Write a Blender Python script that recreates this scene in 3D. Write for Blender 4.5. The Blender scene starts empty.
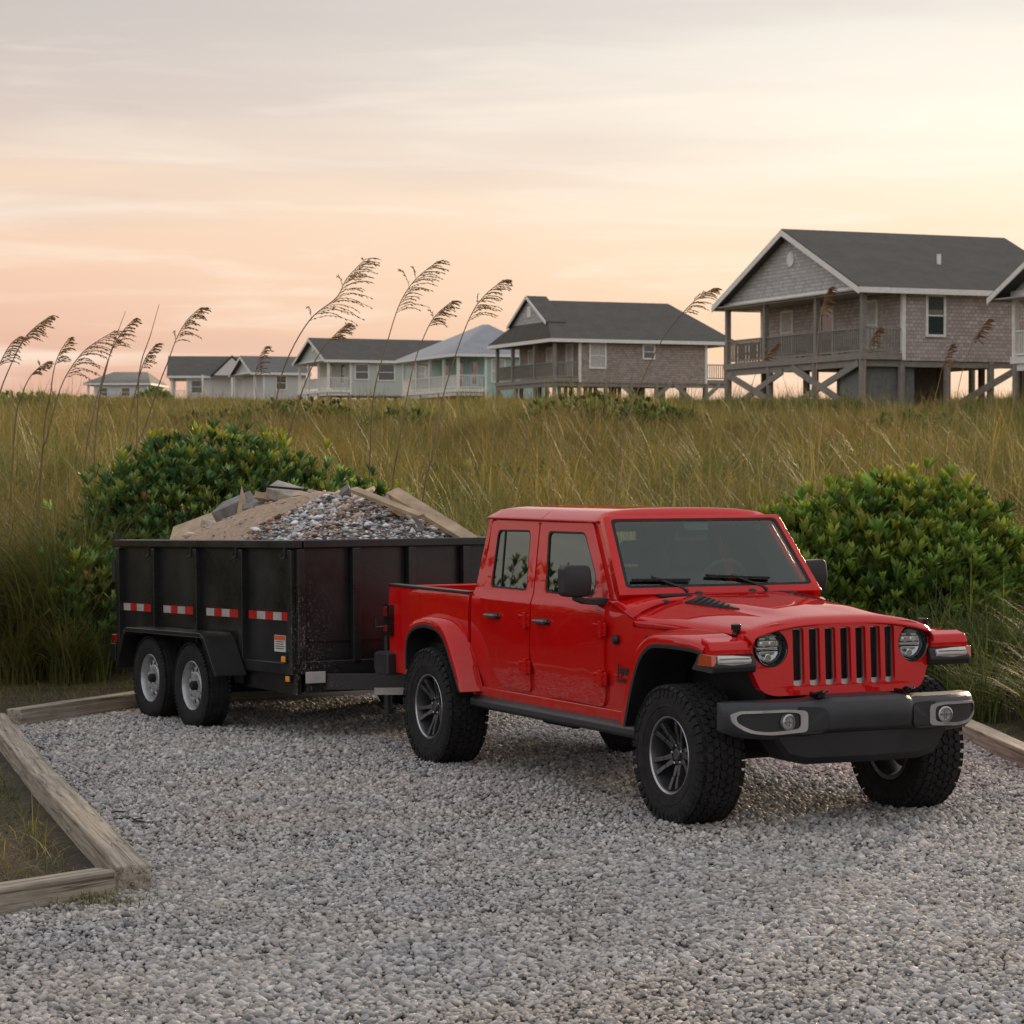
import bpy, bmesh, math, random
import numpy as np
from mathutils import Vector, Matrix, noise
from mathutils.geometry import tessellate_polygon

# ------------------------------------------------------------------ scene, camera, light
S = bpy.context.scene
COL = S.collection
R = math.radians
FPX, HOR, CAMH = 2518.8, 470.0, 2.134

cam = bpy.data.cameras.new("camera")
camo = bpy.data.objects.new("camera", cam)
COL.objects.link(camo)
camo.location = (0, 0, CAMH)
camo.rotation_euler = (math.pi / 2 - 0.016667, 0, 0)
cam.sensor_width = 36.0
cam.lens = FPX / 1024 * 36.0
cam.clip_start = 0.1
cam.clip_end = 3000
cam.dof.use_dof = True
cam.dof.focus_distance = 15.0
cam.dof.aperture_fstop = 9.0
S.camera = camo

SUN_AZ, SUN_EL = 24.0, 13.0          # degrees right of the view direction, above the horizon


def build_world():
    w = bpy.data.worlds.new("World")
    S.world = w
    w.use_nodes = True
    nt = w.node_tree
    nt.nodes.clear()
    N = nt.nodes.new
    L = nt.links.new

    def math_(op, a, b=None, clamp=False):
        n = N("ShaderNodeMath"); n.operation = op; n.use_clamp = clamp
        for i, v in enumerate((a, b)):
            if v is None: continue
            if isinstance(v, (int, float)): n.inputs[i].default_value = v
            else: L(v, n.inputs[i])
        return n.outputs[0]

    def ramp(fac, stops):
        n = N("ShaderNodeValToRGB")
        e = n.color_ramp.elements
        while len(e) < len(stops): e.new(0.5)
        for el, (p, c) in zip(e, stops):
            el.position = p; el.color = (*c, 1)
        L(fac, n.inputs[0])
        return n.outputs[0]

    def mix(f, a, b, mode="MIX"):
        n = N("ShaderNodeMix"); n.data_type = "RGBA"; n.blend_type = mode
        for s, v in ((n.inputs[0], f), (n.inputs[6], a), (n.inputs[7], b)):
            if isinstance(v, (int, float)): s.default_value = v
            elif isinstance(v, tuple): s.default_value = (*v, 1)
            else: L(v, s)
        return n.outputs[2]

    tc = N("ShaderNodeTexCoord")
    nrm = N("ShaderNodeVectorMath"); nrm.operation = "NORMALIZE"
    L(tc.outputs["Generated"], nrm.inputs[0])
    sep = N("ShaderNodeSeparateXYZ"); L(nrm.outputs[0], sep.inputs[0])
    el = math_("ABSOLUTE", sep.outputs[2])
    # distort the elevation a little so the bands are not level
    mp = N("ShaderNodeMapping"); mp.inputs["Scale"].default_value = (2.2, 2.2, 22)
    mp.inputs["Rotation"].default_value = (0, R(2.5), 0)
    L(nrm.outputs[0], mp.inputs[0])
    n1 = N("ShaderNodeTexNoise"); n1.inputs["Scale"].default_value = 3.4; n1.inputs["Detail"].default_value = 7
    n1.inputs["Roughness"].default_value = 0.55; n1.inputs["Distortion"].default_value = 0.6
    L(mp.outputs[0], n1.inputs["Vector"])
    n2 = N("ShaderNodeTexNoise"); n2.inputs["Scale"].default_value = 1.1; n2.inputs["Detail"].default_value = 4
    L(mp.outputs[0], n2.inputs["Vector"])
    el2 = math_("ADD", el, math_("MULTIPLY", math_("SUBTRACT", n1.outputs[0], 0.5), 0.035))
    fac = math_("MULTIPLY", el2, 2.5, clamp=True)       # 0.4 (=23 deg) -> 1
    left = ramp(fac, [(0.0, (.56, .315, .26)), (0.10, (.66, .39, .30)), (0.19, (.77, .51, .375)), (0.27, (.77, .575, .44)),
                      (0.36, (.60, .51, .45)), (0.46, (.47, .45, .43)), (0.7, (.54, .53, .55)), (1.0, (.62, .61, .62))])
    right = ramp(fac, [(0.0, (.82, .51, .34)), (0.10, (.85, .58, .39)), (0.22, (.87, .68, .50)), (0.34, (.88, .81, .70)),
                       (0.43, (.77, .73, .66)), (0.55, (.66, .64, .60)), (0.8, (.60, .58, .57)), (1.0, (.62, .61, .62))])
    # glow side: azimuth blend from 11 deg left to 13 deg right of the view
    az = math_("ARCTAN2", sep.outputs[0], sep.outputs[1])
    azf = N("ShaderNodeMapRange"); azf.interpolation_type = "SMOOTHSTEP"
    azf.inputs[1].default_value = R(-17); azf.inputs[2].default_value = R(13)
    L(math_("ADD", az, math_("MULTIPLY", math_("SUBTRACT", n2.outputs[0], 0.5), 0.16)), azf.inputs[0])
    front = mix(azf.outputs[0], left, right)
    # thin streaks of cloud
    st = N("ShaderNodeMapRange"); st.inputs[1].default_value = 0.50; st.inputs[2].default_value = 0.74
    L(n1.outputs[0], st.inputs[0])
    front = mix(math_("MULTIPLY", st.outputs[0], 0.55), front, (.92, .79, .66))
    st2 = N("ShaderNodeMapRange"); st2.inputs[1].default_value = 0.48; st2.inputs[2].default_value = 0.30
    L(n2.outputs[0], st2.inputs[0])
    front = mix(math_("MULTIPLY", st2.outputs[0], 0.40), front, (.56, .47, .45))
    # the rest of the dome: dull lavender grey cloud
    back = ramp(fac, [(0.0, (.55, .46, .43)), (0.2, (.80, .71, .68)), (0.5, (.84, .80, .79)), (1.0, (.68, .68, .71))])
    cosv = math_("MULTIPLY", math_("COSINE", az), 1.0)
    bf = N("ShaderNodeMapRange"); bf.interpolation_type = "SMOOTHSTEP"
    bf.inputs[1].default_value = -0.15; bf.inputs[2].default_value = 0.9
    L(cosv, bf.inputs[0])
    col = mix(bf.outputs[0], back, front)
    low = N("ShaderNodeMapRange"); low.inputs[1].default_value = 0.0; low.inputs[2].default_value = -0.05
    L(sep.outputs[2], low.inputs[0])
    col = mix(low.outputs[0], col, (.16, .14, .12))
    bg = N("ShaderNodeBackground"); L(col, bg.inputs[0]); bg.inputs[1].default_value = 1.0
    sky = N("ShaderNodeTexSky"); sky.sky_type = "NISHITA"; sky.sun_disc = False
    sky.sun_elevation = R(SUN_EL); sky.sun_rotation = R(SUN_AZ)
    bg2 = N("ShaderNodeBackground"); L(sky.outputs[0], bg2.inputs[0]); bg2.inputs[1].default_value = 0.0025
    add = N("ShaderNodeAddShader"); L(bg.outputs[0], add.inputs[0]); L(bg2.outputs[0], add.inputs[1])
    out = N("ShaderNodeOutputWorld"); L(add.outputs[0], out.inputs[0])


build_world()
sun = bpy.data.lights.new("sun", "SUN")
sun.energy = 4.0
sun.angle = R(9)
sun.color = (1.0, 0.74, 0.48)
suno = bpy.data.objects.new("sun", sun)
COL.objects.link(suno)
sd = Vector((math.sin(R(SUN_AZ)) * math.cos(R(SUN_EL)), math.cos(R(SUN_AZ)) * math.cos(R(SUN_EL)), math.sin(R(SUN_EL))))
suno.rotation_euler = sd.to_track_quat("Z", "Y").to_euler()
S.view_settings.view_transform = "Standard"
S.view_settings.look = "None"
S.view_settings.exposure = 0.22
S.view_settings.gamma = 1.0
S.cycles.max_bounces = 6
S.cycles.transparent_max_bounces = 12
S.cycles.use_denoising = True

rnd = random.Random(7)
rng = np.random.default_rng(11)


def at(px, py, d):
    """the point of the world seen at pixel px, py at ground distance d"""
    return Vector(((px - 512) / FPX * d, d, CAMH - (py - HOR) / FPX * d))


# ------------------------------------------------------------------ materials
MATS = {}


class NT:
    def __init__(s, name):
        s.m = bpy.data.materials.new(name); s.m.use_nodes = True
        s.t = s.m.node_tree; s.b = s.t.nodes["Principled BSDF"]; s.out = s.t.nodes["Material Output"]
        MATS[name] = s.m

    def n(s, kind, **kw):
        n = s.t.nodes.new("ShaderNode" + kind)
        for k, v in kw.items(): setattr(n, k, v)
        return n

    def l(s, a, b): s.t.links.new(a, b)

    def coord(s, which="Object", scale=(1, 1, 1)):
        c = s.n("TexCoord"); m = s.n("Mapping"); m.inputs["Scale"].default_value = scale
        s.l(c.outputs[which], m.inputs[0]); return m.outputs[0]

    def noise(s, vec, scale, detail=5, rough=0.55, dist=0.0):
        n = s.n("TexNoise"); n.inputs["Scale"].default_value = scale; n.inputs["Detail"].default_value = detail
        n.inputs["Roughness"].default_value = rough; n.inputs["Distortion"].default_value = dist
        if vec is not None: s.l(vec, n.inputs["Vector"])
        return n.outputs[0]

    def ramp(s, fac, stops, interp="LINEAR"):
        n = s.n("ValToRGB"); n.color_ramp.interpolation = interp
        e = n.color_ramp.elements
        while len(e) < len(stops): e.new(0.5)
        for el, (p, c) in zip(e, stops): el.position = p; el.color = (*c, 1)
        s.l(fac, n.inputs[0]); return n.outputs[0]

    def mix(s, f, a, b, mode="MIX"):
        n = s.n("Mix", data_type="RGBA", blend_type=mode)
        for q, v in ((n.inputs[0], f), (n.inputs[6], a), (n.inputs[7], b)):
            if isinstance(v, (int, float)): q.default_value = v
            elif isinstance(v, tuple): q.default_value = (*v, 1)
            else: s.l(v, q)
        return n.outputs[2]

    def maprange(s, v, a, b, c=0.0, d=1.0):
        n = s.n("MapRange"); s.l(v, n.inputs[0])
        for i, x in enumerate((a, b, c, d)): n.inputs[i + 1].default_value = x
        return n.outputs[0]

    def bump(s, h, strength=0.5, dist=0.01):
        n = s.n("Bump"); n.inputs["Strength"].default_value = strength; n.inputs["Distance"].default_value = dist
        s.l(h, n.inputs["Height"]); s.l(n.outputs[0], s.b.inputs["Normal"])

    def set(s, **kw):
        for k, v in kw.items():
            q = s.b.inputs[k.replace("_", " ")]
            if isinstance(v, tuple) and len(v) == 3: v = (*v, 1)
            if hasattr(v, "is_linked"): s.l(v, q)
            else: q.default_value = v
        return s


def simple(name, col, rough=0.6, metal=0.0, var=0.12, scale=6.0, bump=0.0, bscale=60.0, coat=0.0):
    m = NT(name)
    co = m.coord()
    n = m.noise(co, scale, 6)
    a = tuple(max(0, c * (1 - var * 1.6)) for c in col); b = tuple(min(1, c * (1 + var * 1.6)) for c in col)
    c = m.ramp(n, [(0.3, a), (0.7, b)])
    m.set(Base_Color=c, Metallic=metal, Coat_Weight=coat, Coat_Roughness=0.04)
    r = m.maprange(n, 0.3, 0.7, max(0.02, rough - 0.08), min(1, rough + 0.1))
    m.l(r, m.b.inputs["Roughness"])
    if bump: m.bump(m.noise(co, bscale, 4), bump, 0.004)
    return m.m


def make_materials():
    # red coach paint
    m = NT("red_paint"); co = m.coord()
    n = m.noise(co, 1.7, 5); fl = m.noise(co, 900, 1)
    base = m.mix(m.maprange(n, 0.3, 0.7, 0, 0.35), (.53, .0060, .0056), (.44, .0062, .0056))
    dust = m.noise(co, 9, 8, 0.65)
    base = m.mix(m.maprange(dust, 0.55, 0.85, 0.0, 0.08), base, (.42, .22, .16))
    gg = m.n('TexCoord'); sz = m.n('SeparateXYZ'); m.l(gg.outputs['Object'], sz.inputs[0])
    lo = m.n('Math', operation='MULTIPLY'); m.l(m.maprange(sz.outputs[2], .85, .50, 0, .38), lo.inputs[0]); m.l(m.maprange(dust, .35, .7, .2, 1.0), lo.inputs[1])
    base = m.mix(lo.outputs[0], base, (.22, .15, .11))
    m.set(Base_Color=base, Coat_Weight=.85, Coat_Roughness=0.02, Specular_IOR_Level=0.0)
    m.l(m.maprange(fl, 0.3, 0.7, 0.30, 0.46), m.b.inputs["Roughness"])
    simple("black_plastic", (.010, .0105, .012), 0.5, bump=0.25, bscale=500)
    simple("bumper_plastic", (.022, .024, .028), 0.42, bump=0.15, bscale=700)
    simple("gloss_black", (.006, .006, .007), 0.12, coat=0.5)
    simple("underbody", (.010, .010, .010), 0.85, bump=0.3)
    simple("rubber_seal", (.006, .006, .006), 0.7)
    simple("chrome", (.75, .75, .76), 0.12, 1.0, var=0.03)
    simple("bright_alloy", (.46, .47, .49), 0.28, 1.0, var=0.05)
    simple("silver_trim", (.42, .42, .43), 0.34, 0.8, var=0.05)
    simple("dark_alloy", (.07, .071, .076), 0.34, 0.55, var=0.1)
    simple("dark_mesh", (.004, .004, .004), 0.8)
    simple("amber_lens", (.42, .055, .012), 0.2, coat=1)
    simple("amber_light", (.85, .33, .03), 0.2, coat=1)
    simple("red_lens", (.22, .004, .006), 0.15, coat=1)
    simple("white_lens", (.50, .50, .49), 0.15, coat=1)
    simple("seat_fabric", (.045, .046, .048), 0.8)
    simple("badge_black", (.012, .010, .010), 0.4)
    simple("steel_wheel", (.42, .43, .44), 0.42, 0.55, var=0.12, scale=25)
    simple("tape_red", (.42, .012, .01), 0.35)
    simple("tape_white", (.40, .39, .37), 0.35)
    simple("sticker_white", (.60, .58, .54), 0.5)
    simple("sticker_orange", (.55, .10, .03), 0.5)
    simple("rust", (.07, .035, .02), 0.9)
    # tyres
    m = NT("tyre_rubber"); co = m.coord()
    n = m.noise(co, 14, 6, .6)
    m.set(Base_Color=m.ramp(n, [(0.3, (.013, .013, .0135)), (0.75, (.032, .031, .030))]), Roughness=0.85, Specular_IOR_Level=0.2)
    m.bump(m.noise(co, 260, 3), 0.3, 0.002)
    # glass: thin sheets
    for nm, tint, gloss in (("windscreen_glass", (.74, .88, .82), 1.9), ("dark_tint_glass", (.06, .065, .06), 2.2), ("lamp_glass", (.93, .95, .96), 0.9)):
        m = NT(nm); m.t.nodes.remove(m.b)
        tr = m.n("BsdfTransparent"); tr.inputs[0].default_value = (*tint, 1)
        gl = m.n("BsdfGlossy"); gl.inputs["Roughness"].default_value = 0.015; gl.inputs[0].default_value = (.84, .95, .89, 1)
        fr = m.n("LayerWeight"); fr.inputs[0].default_value = 0.5
        pw = m.n("Math", operation="POWER"); pw.inputs[1].default_value = 4.0; m.l(fr.outputs["Facing"], pw.inputs[0])
        mr = m.n("MapRange"); mr.inputs[3].default_value = 0.045 * gloss; mr.inputs[4].default_value = min(1.0, .6 + .2 * gloss)
        m.l(pw.outputs[0], mr.inputs[0])
        mx = m.n("MixShader"); m.l(mr.outputs[0], mx.inputs[0]); m.l(tr.outputs[0], mx.inputs[1]); m.l(gl.outputs[0], mx.inputs[2])
        m.l(mx.outputs[0], m.out.inputs[0])
    m = NT("house_glass"); m.set(Base_Color=(.03, .045, .045), Roughness=0.06, Specular_IOR_Level=0.9)
    # trailer paint, dusty black steel with dried mud thrown up at the front corner
    m = NT("trailer_paint"); co = m.coord()
    n = m.noise(co, 2.0, 7, .6)
    c = m.ramp(n, [(0.3, (.006, .007, .0075)), (0.75, (.017, .019, .019))])
    g = m.n("TexCoord"); sx = m.n("SeparateXYZ"); m.l(g.outputs["Object"], sx.inputs[0])
    sp = m.noise(m.coord(scale=(1, 1, 1)), 60, 3, .7)
    near = m.maprange(sx.outputs[0], -0.10, 0.0, 0, 1)
    ymask = m.maprange(sx.outputs[1], -0.62, -0.90, 0, 1)
    zz = m.maprange(sx.outputs[2], 1.35, 0.8, 0, 1)
    mu = m.n("Math", operation="MULTIPLY"); m.l(near, mu.inputs[0]); m.l(zz, mu.inputs[1])
    mu1 = m.n("Math", operation="MULTIPLY"); m.l(mu.outputs[0], mu1.inputs[0]); m.l(ymask, mu1.inputs[1])
    spm = m.maprange(sp, 0.58, 0.64, 0, 1)
    mu2 = m.n("Math", operation="MULTIPLY"); m.l(mu1.outputs[0], mu2.inputs[0]); m.l(spm, mu2.inputs[1])
    c = m.mix(mu2.outputs[0], c, (.24, .18, .15))
    m.set(Base_Color=c)
    m.l(m.maprange(n, .3, .7, .22, .42), m.b.inputs["Roughness"])
    m.bump(m.noise(co, 5, 3), 0.12, 0.01)
    # gravel stones: own colour per stone from attribute
    m = NT("gravel_stone"); a = m.n("Attribute"); a.attribute_name = "tint"
    co = m.coord()
    big = m.noise(co, 0.45, 4, .6)
    c = m.mix(0.32, a.outputs["Color"], m.ramp(m.noise(co, 90, 3), [(0.3, (.16, .155, .15)), (0.7, (.44, .425, .405))]), "MIX")
    pk = m.noise(co, .8, 5, .6)
    c = m.mix(m.maprange(big, .54, .72, 0, .24), c, (.34, .26, .21))
    c = m.mix(1.0, c, m.ramp(pk, [(.35, (.93, .96, 1.0)), (.5, (1, 1, 1)), (.65, (1.04, 1.0, .96))]), 'MULTIPLY')
    m.set(Base_Color=c, Roughness=0.85)
    m.bump(m.noise(co, 220, 3), 0.4, 0.003)
    m = NT("gravel_bed"); co = m.coord()
    v = m.n("TexVoronoi"); v.inputs["Scale"].default_value = 38; m.l(co, v.inputs["Vector"])
    big = m.noise(co, 0.45, 4, .6)
    c = m.ramp(v.outputs["Distance"], [(0.0, (.28, .265, .25)), (0.45, (.16, .15, .14)), (0.8, (.05, .045, .04))])
    c = m.mix(m.maprange(big, .5, .75, 0, .45), c, (.20, .14, .11))
    m.set(Base_Color=c, Roughness=0.95); m.bump(v.outputs["Distance"], 1.0, 0.02); m.t.nodes[-1].invert = True
    # soil under the dune grass
    m = NT("sandy_soil"); co = m.coord()
    n = m.noise(co, 1.3, 8, .65); n2 = m.noise(co, 26, 6, .7)
    c = m.ramp(n, [(0.3, (.020, .016, .010)), (0.55, (.045, .033, .020)), (0.75, (.085, .060, .036))])
    c = m.mix(m.maprange(n2, .45, .72, 0, .55), c, (.10, .07, .045))
    m.set(Base_Color=c, Roughness=0.95); m.bump(n2, 0.8, 0.03)
    # field mat: grass seen from a distance
    m = NT("field_ground"); co = m.coord()
    n = m.noise(co, .22, 8, .6); n2 = m.noise(co, 9, 6, .7)
    c = m.ramp(n, [(0.32, (.07, .075, .028)), (0.5, (.12, .10, .04)), (0.7, (.17, .12, .055))])
    c = m.mix(m.maprange(n2, .35, .7, 0, .5), c, (.03, .03, .014))
    m.set(Base_Color=c, Roughness=0.95); m.bump(n2, 1.0, 0.1)
    # blades
    for nm, mode in (("grass_blade", 0), ("leaf", 1)):
        m = NT(nm); a = m.n("Attribute"); a.attribute_name = "tint"
        if mode == 0:
            g = m.n("NewGeometry"); mp = m.n("Mapping"); m.l(g.outputs["Position"], mp.inputs[0])
            big = m.noise(mp.outputs[0], .11, 6, .62); mid = m.noise(mp.outputs[0], .5, 4, .6)
            c = m.mix(m.maprange(big, .42, .60, 0, .70), a.outputs["Color"], (.24, .16, .062), "MIX")
            c = m.mix(m.maprange(mid, .46, .62, 0, .58), c, (.075, .115, .034), "MIX")
            pt = m.noise(mp.outputs[0], .28, 5, .65)
            c = m.mix(1.0, c, m.ramp(pt, [(.38, (.62, .68, .6)), (.52, (1, 1, 1)), (.66, (1.25, 1.15, 1.0))]), 'MULTIPLY')
        else:
            c = a.outputs["Color"]
        m.set(Base_Color=c, Roughness=0.5 if mode == 0 else 0.36, Specular_IOR_Level=0.2)
        tl = m.n("BsdfTranslucent"); m.l(m.mix(1.0, c, (1.0, .95, .55), "MULTIPLY"), tl.inputs[0])
        mx = m.n("MixShader"); mx.inputs[0].default_value = 0.34 if mode == 0 else 0.22
        m.l(m.b.outputs[0], mx.inputs[1]); m.l(tl.outputs[0], mx.inputs[2]); m.l(mx.outputs[0], m.out.inputs[0])
    simple("woody_stem", (.05, .035, .022), 0.9, bump=0.5)
    simple("oat_stem", (.17, .115, .06), 0.8)
    simple("oat_seed", (.40, .26, .12), 0.85)
    simple("oat_seed_pale", (.30, .17, .075), 0.85)
    # weathered timber
    for nm, ca, cb, cd in (("weathered_timber", (.25, .215, .165), (.46, .40, .32), (.06, .045, .03)),
                           ("deck_timber", (.22, .20, .175), (.34, .31, .27), (.12, .10, .085)),
                           ("brown_timber", (.11, .060, .038), (.20, .105, .065), (.05, .03, .02))):
        m = NT(nm); co = m.coord(scale=(.9, 34, 34))
        n = m.noise(co, 1.0, 9, .72, .5)
        n3 = m.noise(m.coord(), 3.5, 6, .6)
        ck = m.noise(m.coord(scale=(.55, 17, 17)), 1.0, 2, .4, .3)
        ckd = m.n('Math', operation='SUBTRACT'); m.l(ck, ckd.inputs[0]); ckd.inputs[1].default_value = .5
        cka = m.n('Math', operation='ABSOLUTE'); m.l(ckd.outputs[0], cka.inputs[0])
        c = m.ramp(n, [(0.30, cd), (0.44, ca), (0.64, cb)])
        c = m.mix(m.maprange(cka.outputs[0], .004, .016, .85, 0), c, cd)
        c = m.mix(m.maprange(n3, .5, .75, 0, .5), c, tuple(.6 * q for q in ca))
        m.set(Base_Color=c, Roughness=0.85); m.bump(n, 0.7, 0.012)
    # shingle walls
    for nm, ca, cb, sc in (("shingle_brown", (.34, .29, .265), (.56, .49, .45), 1.0), ("shingle_gray", (.40, .39, .38), (.60, .59, .58), 1.0),
                           ("shingle_dark", (.28, .225, .19), (.45, .375, .325), 1.0)):
        m = NT(nm); g = m.n("TexCoord"); sx = m.n("SeparateXYZ"); m.l(g.outputs["Object"], sx.inputs[0])
        ad = m.n("Math", operation="ADD"); m.l(sx.outputs[0], ad.inputs[0]); m.l(sx.outputs[1], ad.inputs[1])
        cb_ = m.n("CombineXYZ"); m.l(ad.outputs[0], cb_.inputs[0]); m.l(sx.outputs[2], cb_.inputs[1])
        br = m.n("TexBrick"); m.l(cb_.outputs[0], br.inputs["Vector"])
        br.inputs["Scale"].default_value = 1.0; br.inputs["Brick Width"].default_value = .22; br.inputs["Row Height"].default_value = .15
        br.inputs["Mortar Size"].default_value = .012; br.inputs["Bias"].default_value = 0.0
        br.inputs["Color1"].default_value = (*ca, 1); br.inputs["Color2"].default_value = (*cb, 1)
        br.inputs["Mortar"].default_value = (*[q * .45 for q in ca], 1)
        n = m.noise(g.outputs["Object"], .8, 7, .65); n2 = m.noise(g.outputs["Object"], 5, 5, .6)
        c = m.mix(m.maprange(n, .35, .7, 0, .55), br.outputs["Color"], tuple(.72 * q for q in cb))
        c = m.mix(m.maprange(n2, .5, .8, 0, .35), c, (.36, .31, .28))
        m.set(Base_Color=c, Roughness=0.9); m.bump(br.outputs["Fac"], 0.5, 0.02)
    # clapboard walls
    for nm, ca in (("clapboard_teal", (.36, .54, .50)), ("clapboard_white", (.66, .65, .63)), ("clapboard_sage", (.50, .54, .49)), ("clapboard_pale", (.56, .55, .54))):
        m = NT(nm); g = m.n("TexCoord"); sx = m.n("SeparateXYZ"); m.l(g.outputs["Object"], sx.inputs[0])
        w = m.n("Math", operation="FRACT"); mu = m.n("Math", operation="MULTIPLY"); mu.inputs[1].default_value = 5.0
        m.l(sx.outputs[2], mu.inputs[0]); m.l(mu.outputs[0], w.inputs[0])
        n = m.noise(g.outputs["Object"], .9, 6, .6)
        c = m.ramp(w.outputs[0], [(0.0, tuple(.6 * q for q in ca)), (0.12, ca), (1.0, ca)])
        c = m.mix(m.maprange(n, .4, .75, 0, .3), c, tuple(.75 * q for q in ca))
        m.set(Base_Color=c, Roughness=0.75); m.bump(w.outputs[0], 0.4, 0.02)
    # roofs
    for nm, ca in (("asphalt_shingle", (.085, .080, .070)), ("asphalt_shingle_light", (.13, .128, .12)), ("metal_roof", (.20, .215, .245))):
        m = NT(nm); g = m.n("TexCoord"); n = m.noise(g.outputs["Object"], 1.1, 7, .7); n2 = m.noise(g.outputs["Object"], 14, 4, .6)
        c = m.ramp(n, [(0.3, tuple(.8 * q for q in ca)), (0.7, tuple(1.2 * q for q in ca))])
        c = m.mix(m.maprange(n2, .4, .75, 0, .35), c, tuple(1.5 * q for q in ca))
        m.set(Base_Color=c, Roughness=0.9 if "metal" not in nm else .5)
        if "metal" not in nm:
            sx = m.n("SeparateXYZ"); m.l(g.outputs["Object"], sx.inputs[0])
            mu = m.n("Math", operation="MULTIPLY"); mu.inputs[1].default_value = 9.0
            w = m.n("Math", operation="FRACT"); m.l(sx.outputs[2], mu.inputs[0]); m.l(mu.outputs[0], w.inputs[0]); m.bump(w.outputs[0], .5, .02)
        else: m.bump(n2, .3, .02)
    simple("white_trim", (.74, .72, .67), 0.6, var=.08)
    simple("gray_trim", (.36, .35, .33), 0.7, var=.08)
    simple("piling_wood", (.23, .21, .18), 0.9, bump=.4, bscale=12)
    simple("curtain", (.45, .44, .40), 0.9)
    simple("lattice_gray", (.15, .155, .15), 0.9)
    simple("porch_furniture", (.09, .06, .05), 0.8)
    # rubble
    m = NT("debris_soil"); g = m.n("TexCoord"); sx = m.n("SeparateXYZ"); m.l(g.outputs["Object"], sx.inputs[0])
    n = m.noise(g.outputs["Object"], 4, 8, .7); n2 = m.noise(g.outputs["Object"], 22, 6, .7)
    tan = m.ramp(n2, [(0.3, (.26, .19, .135)), (0.55, (.44, .32, .23)), (0.8, (.54, .42, .31))])
    gry = m.ramp(n2, [(0.35, (.06, .055, .05)), (0.55, (.20, .19, .18)), (0.75, (.42, .42, .43))])
    ad = m.n("Math", operation="ADD"); m.l(sx.outputs[0], ad.inputs[0]); m.l(m.maprange(n, 0, 1, -.35, .35), ad.inputs[1])
    c = m.mix(m.maprange(ad.outputs[0], -1.35, -1.25, 0, 1), tan, gry)
    m.set(Base_Color=c, Roughness=0.95); m.bump(n2, 0.8, 0.03)
    m = NT("rubble_chip"); a = m.n("Attribute"); a.attribute_name = "tint"
    m.set(Base_Color=a.outputs["Color"], Roughness=0.85)
    simple("concrete_chunk", (.20, .195, .19), 0.95, var=.25, scale=8, bump=.6, bscale=30)
    simple("concrete_pale", (.36, .32, .28), 0.95, var=.2, scale=8, bump=.6, bscale=30)
    simple("board_tan", (.38, .29, .195), 0.85, var=.2, scale=7, bump=.3)
    simple("board_pale", (.55, .45, .34), 0.8, var=.12, scale=7, bump=.2)


make_materials()


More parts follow.
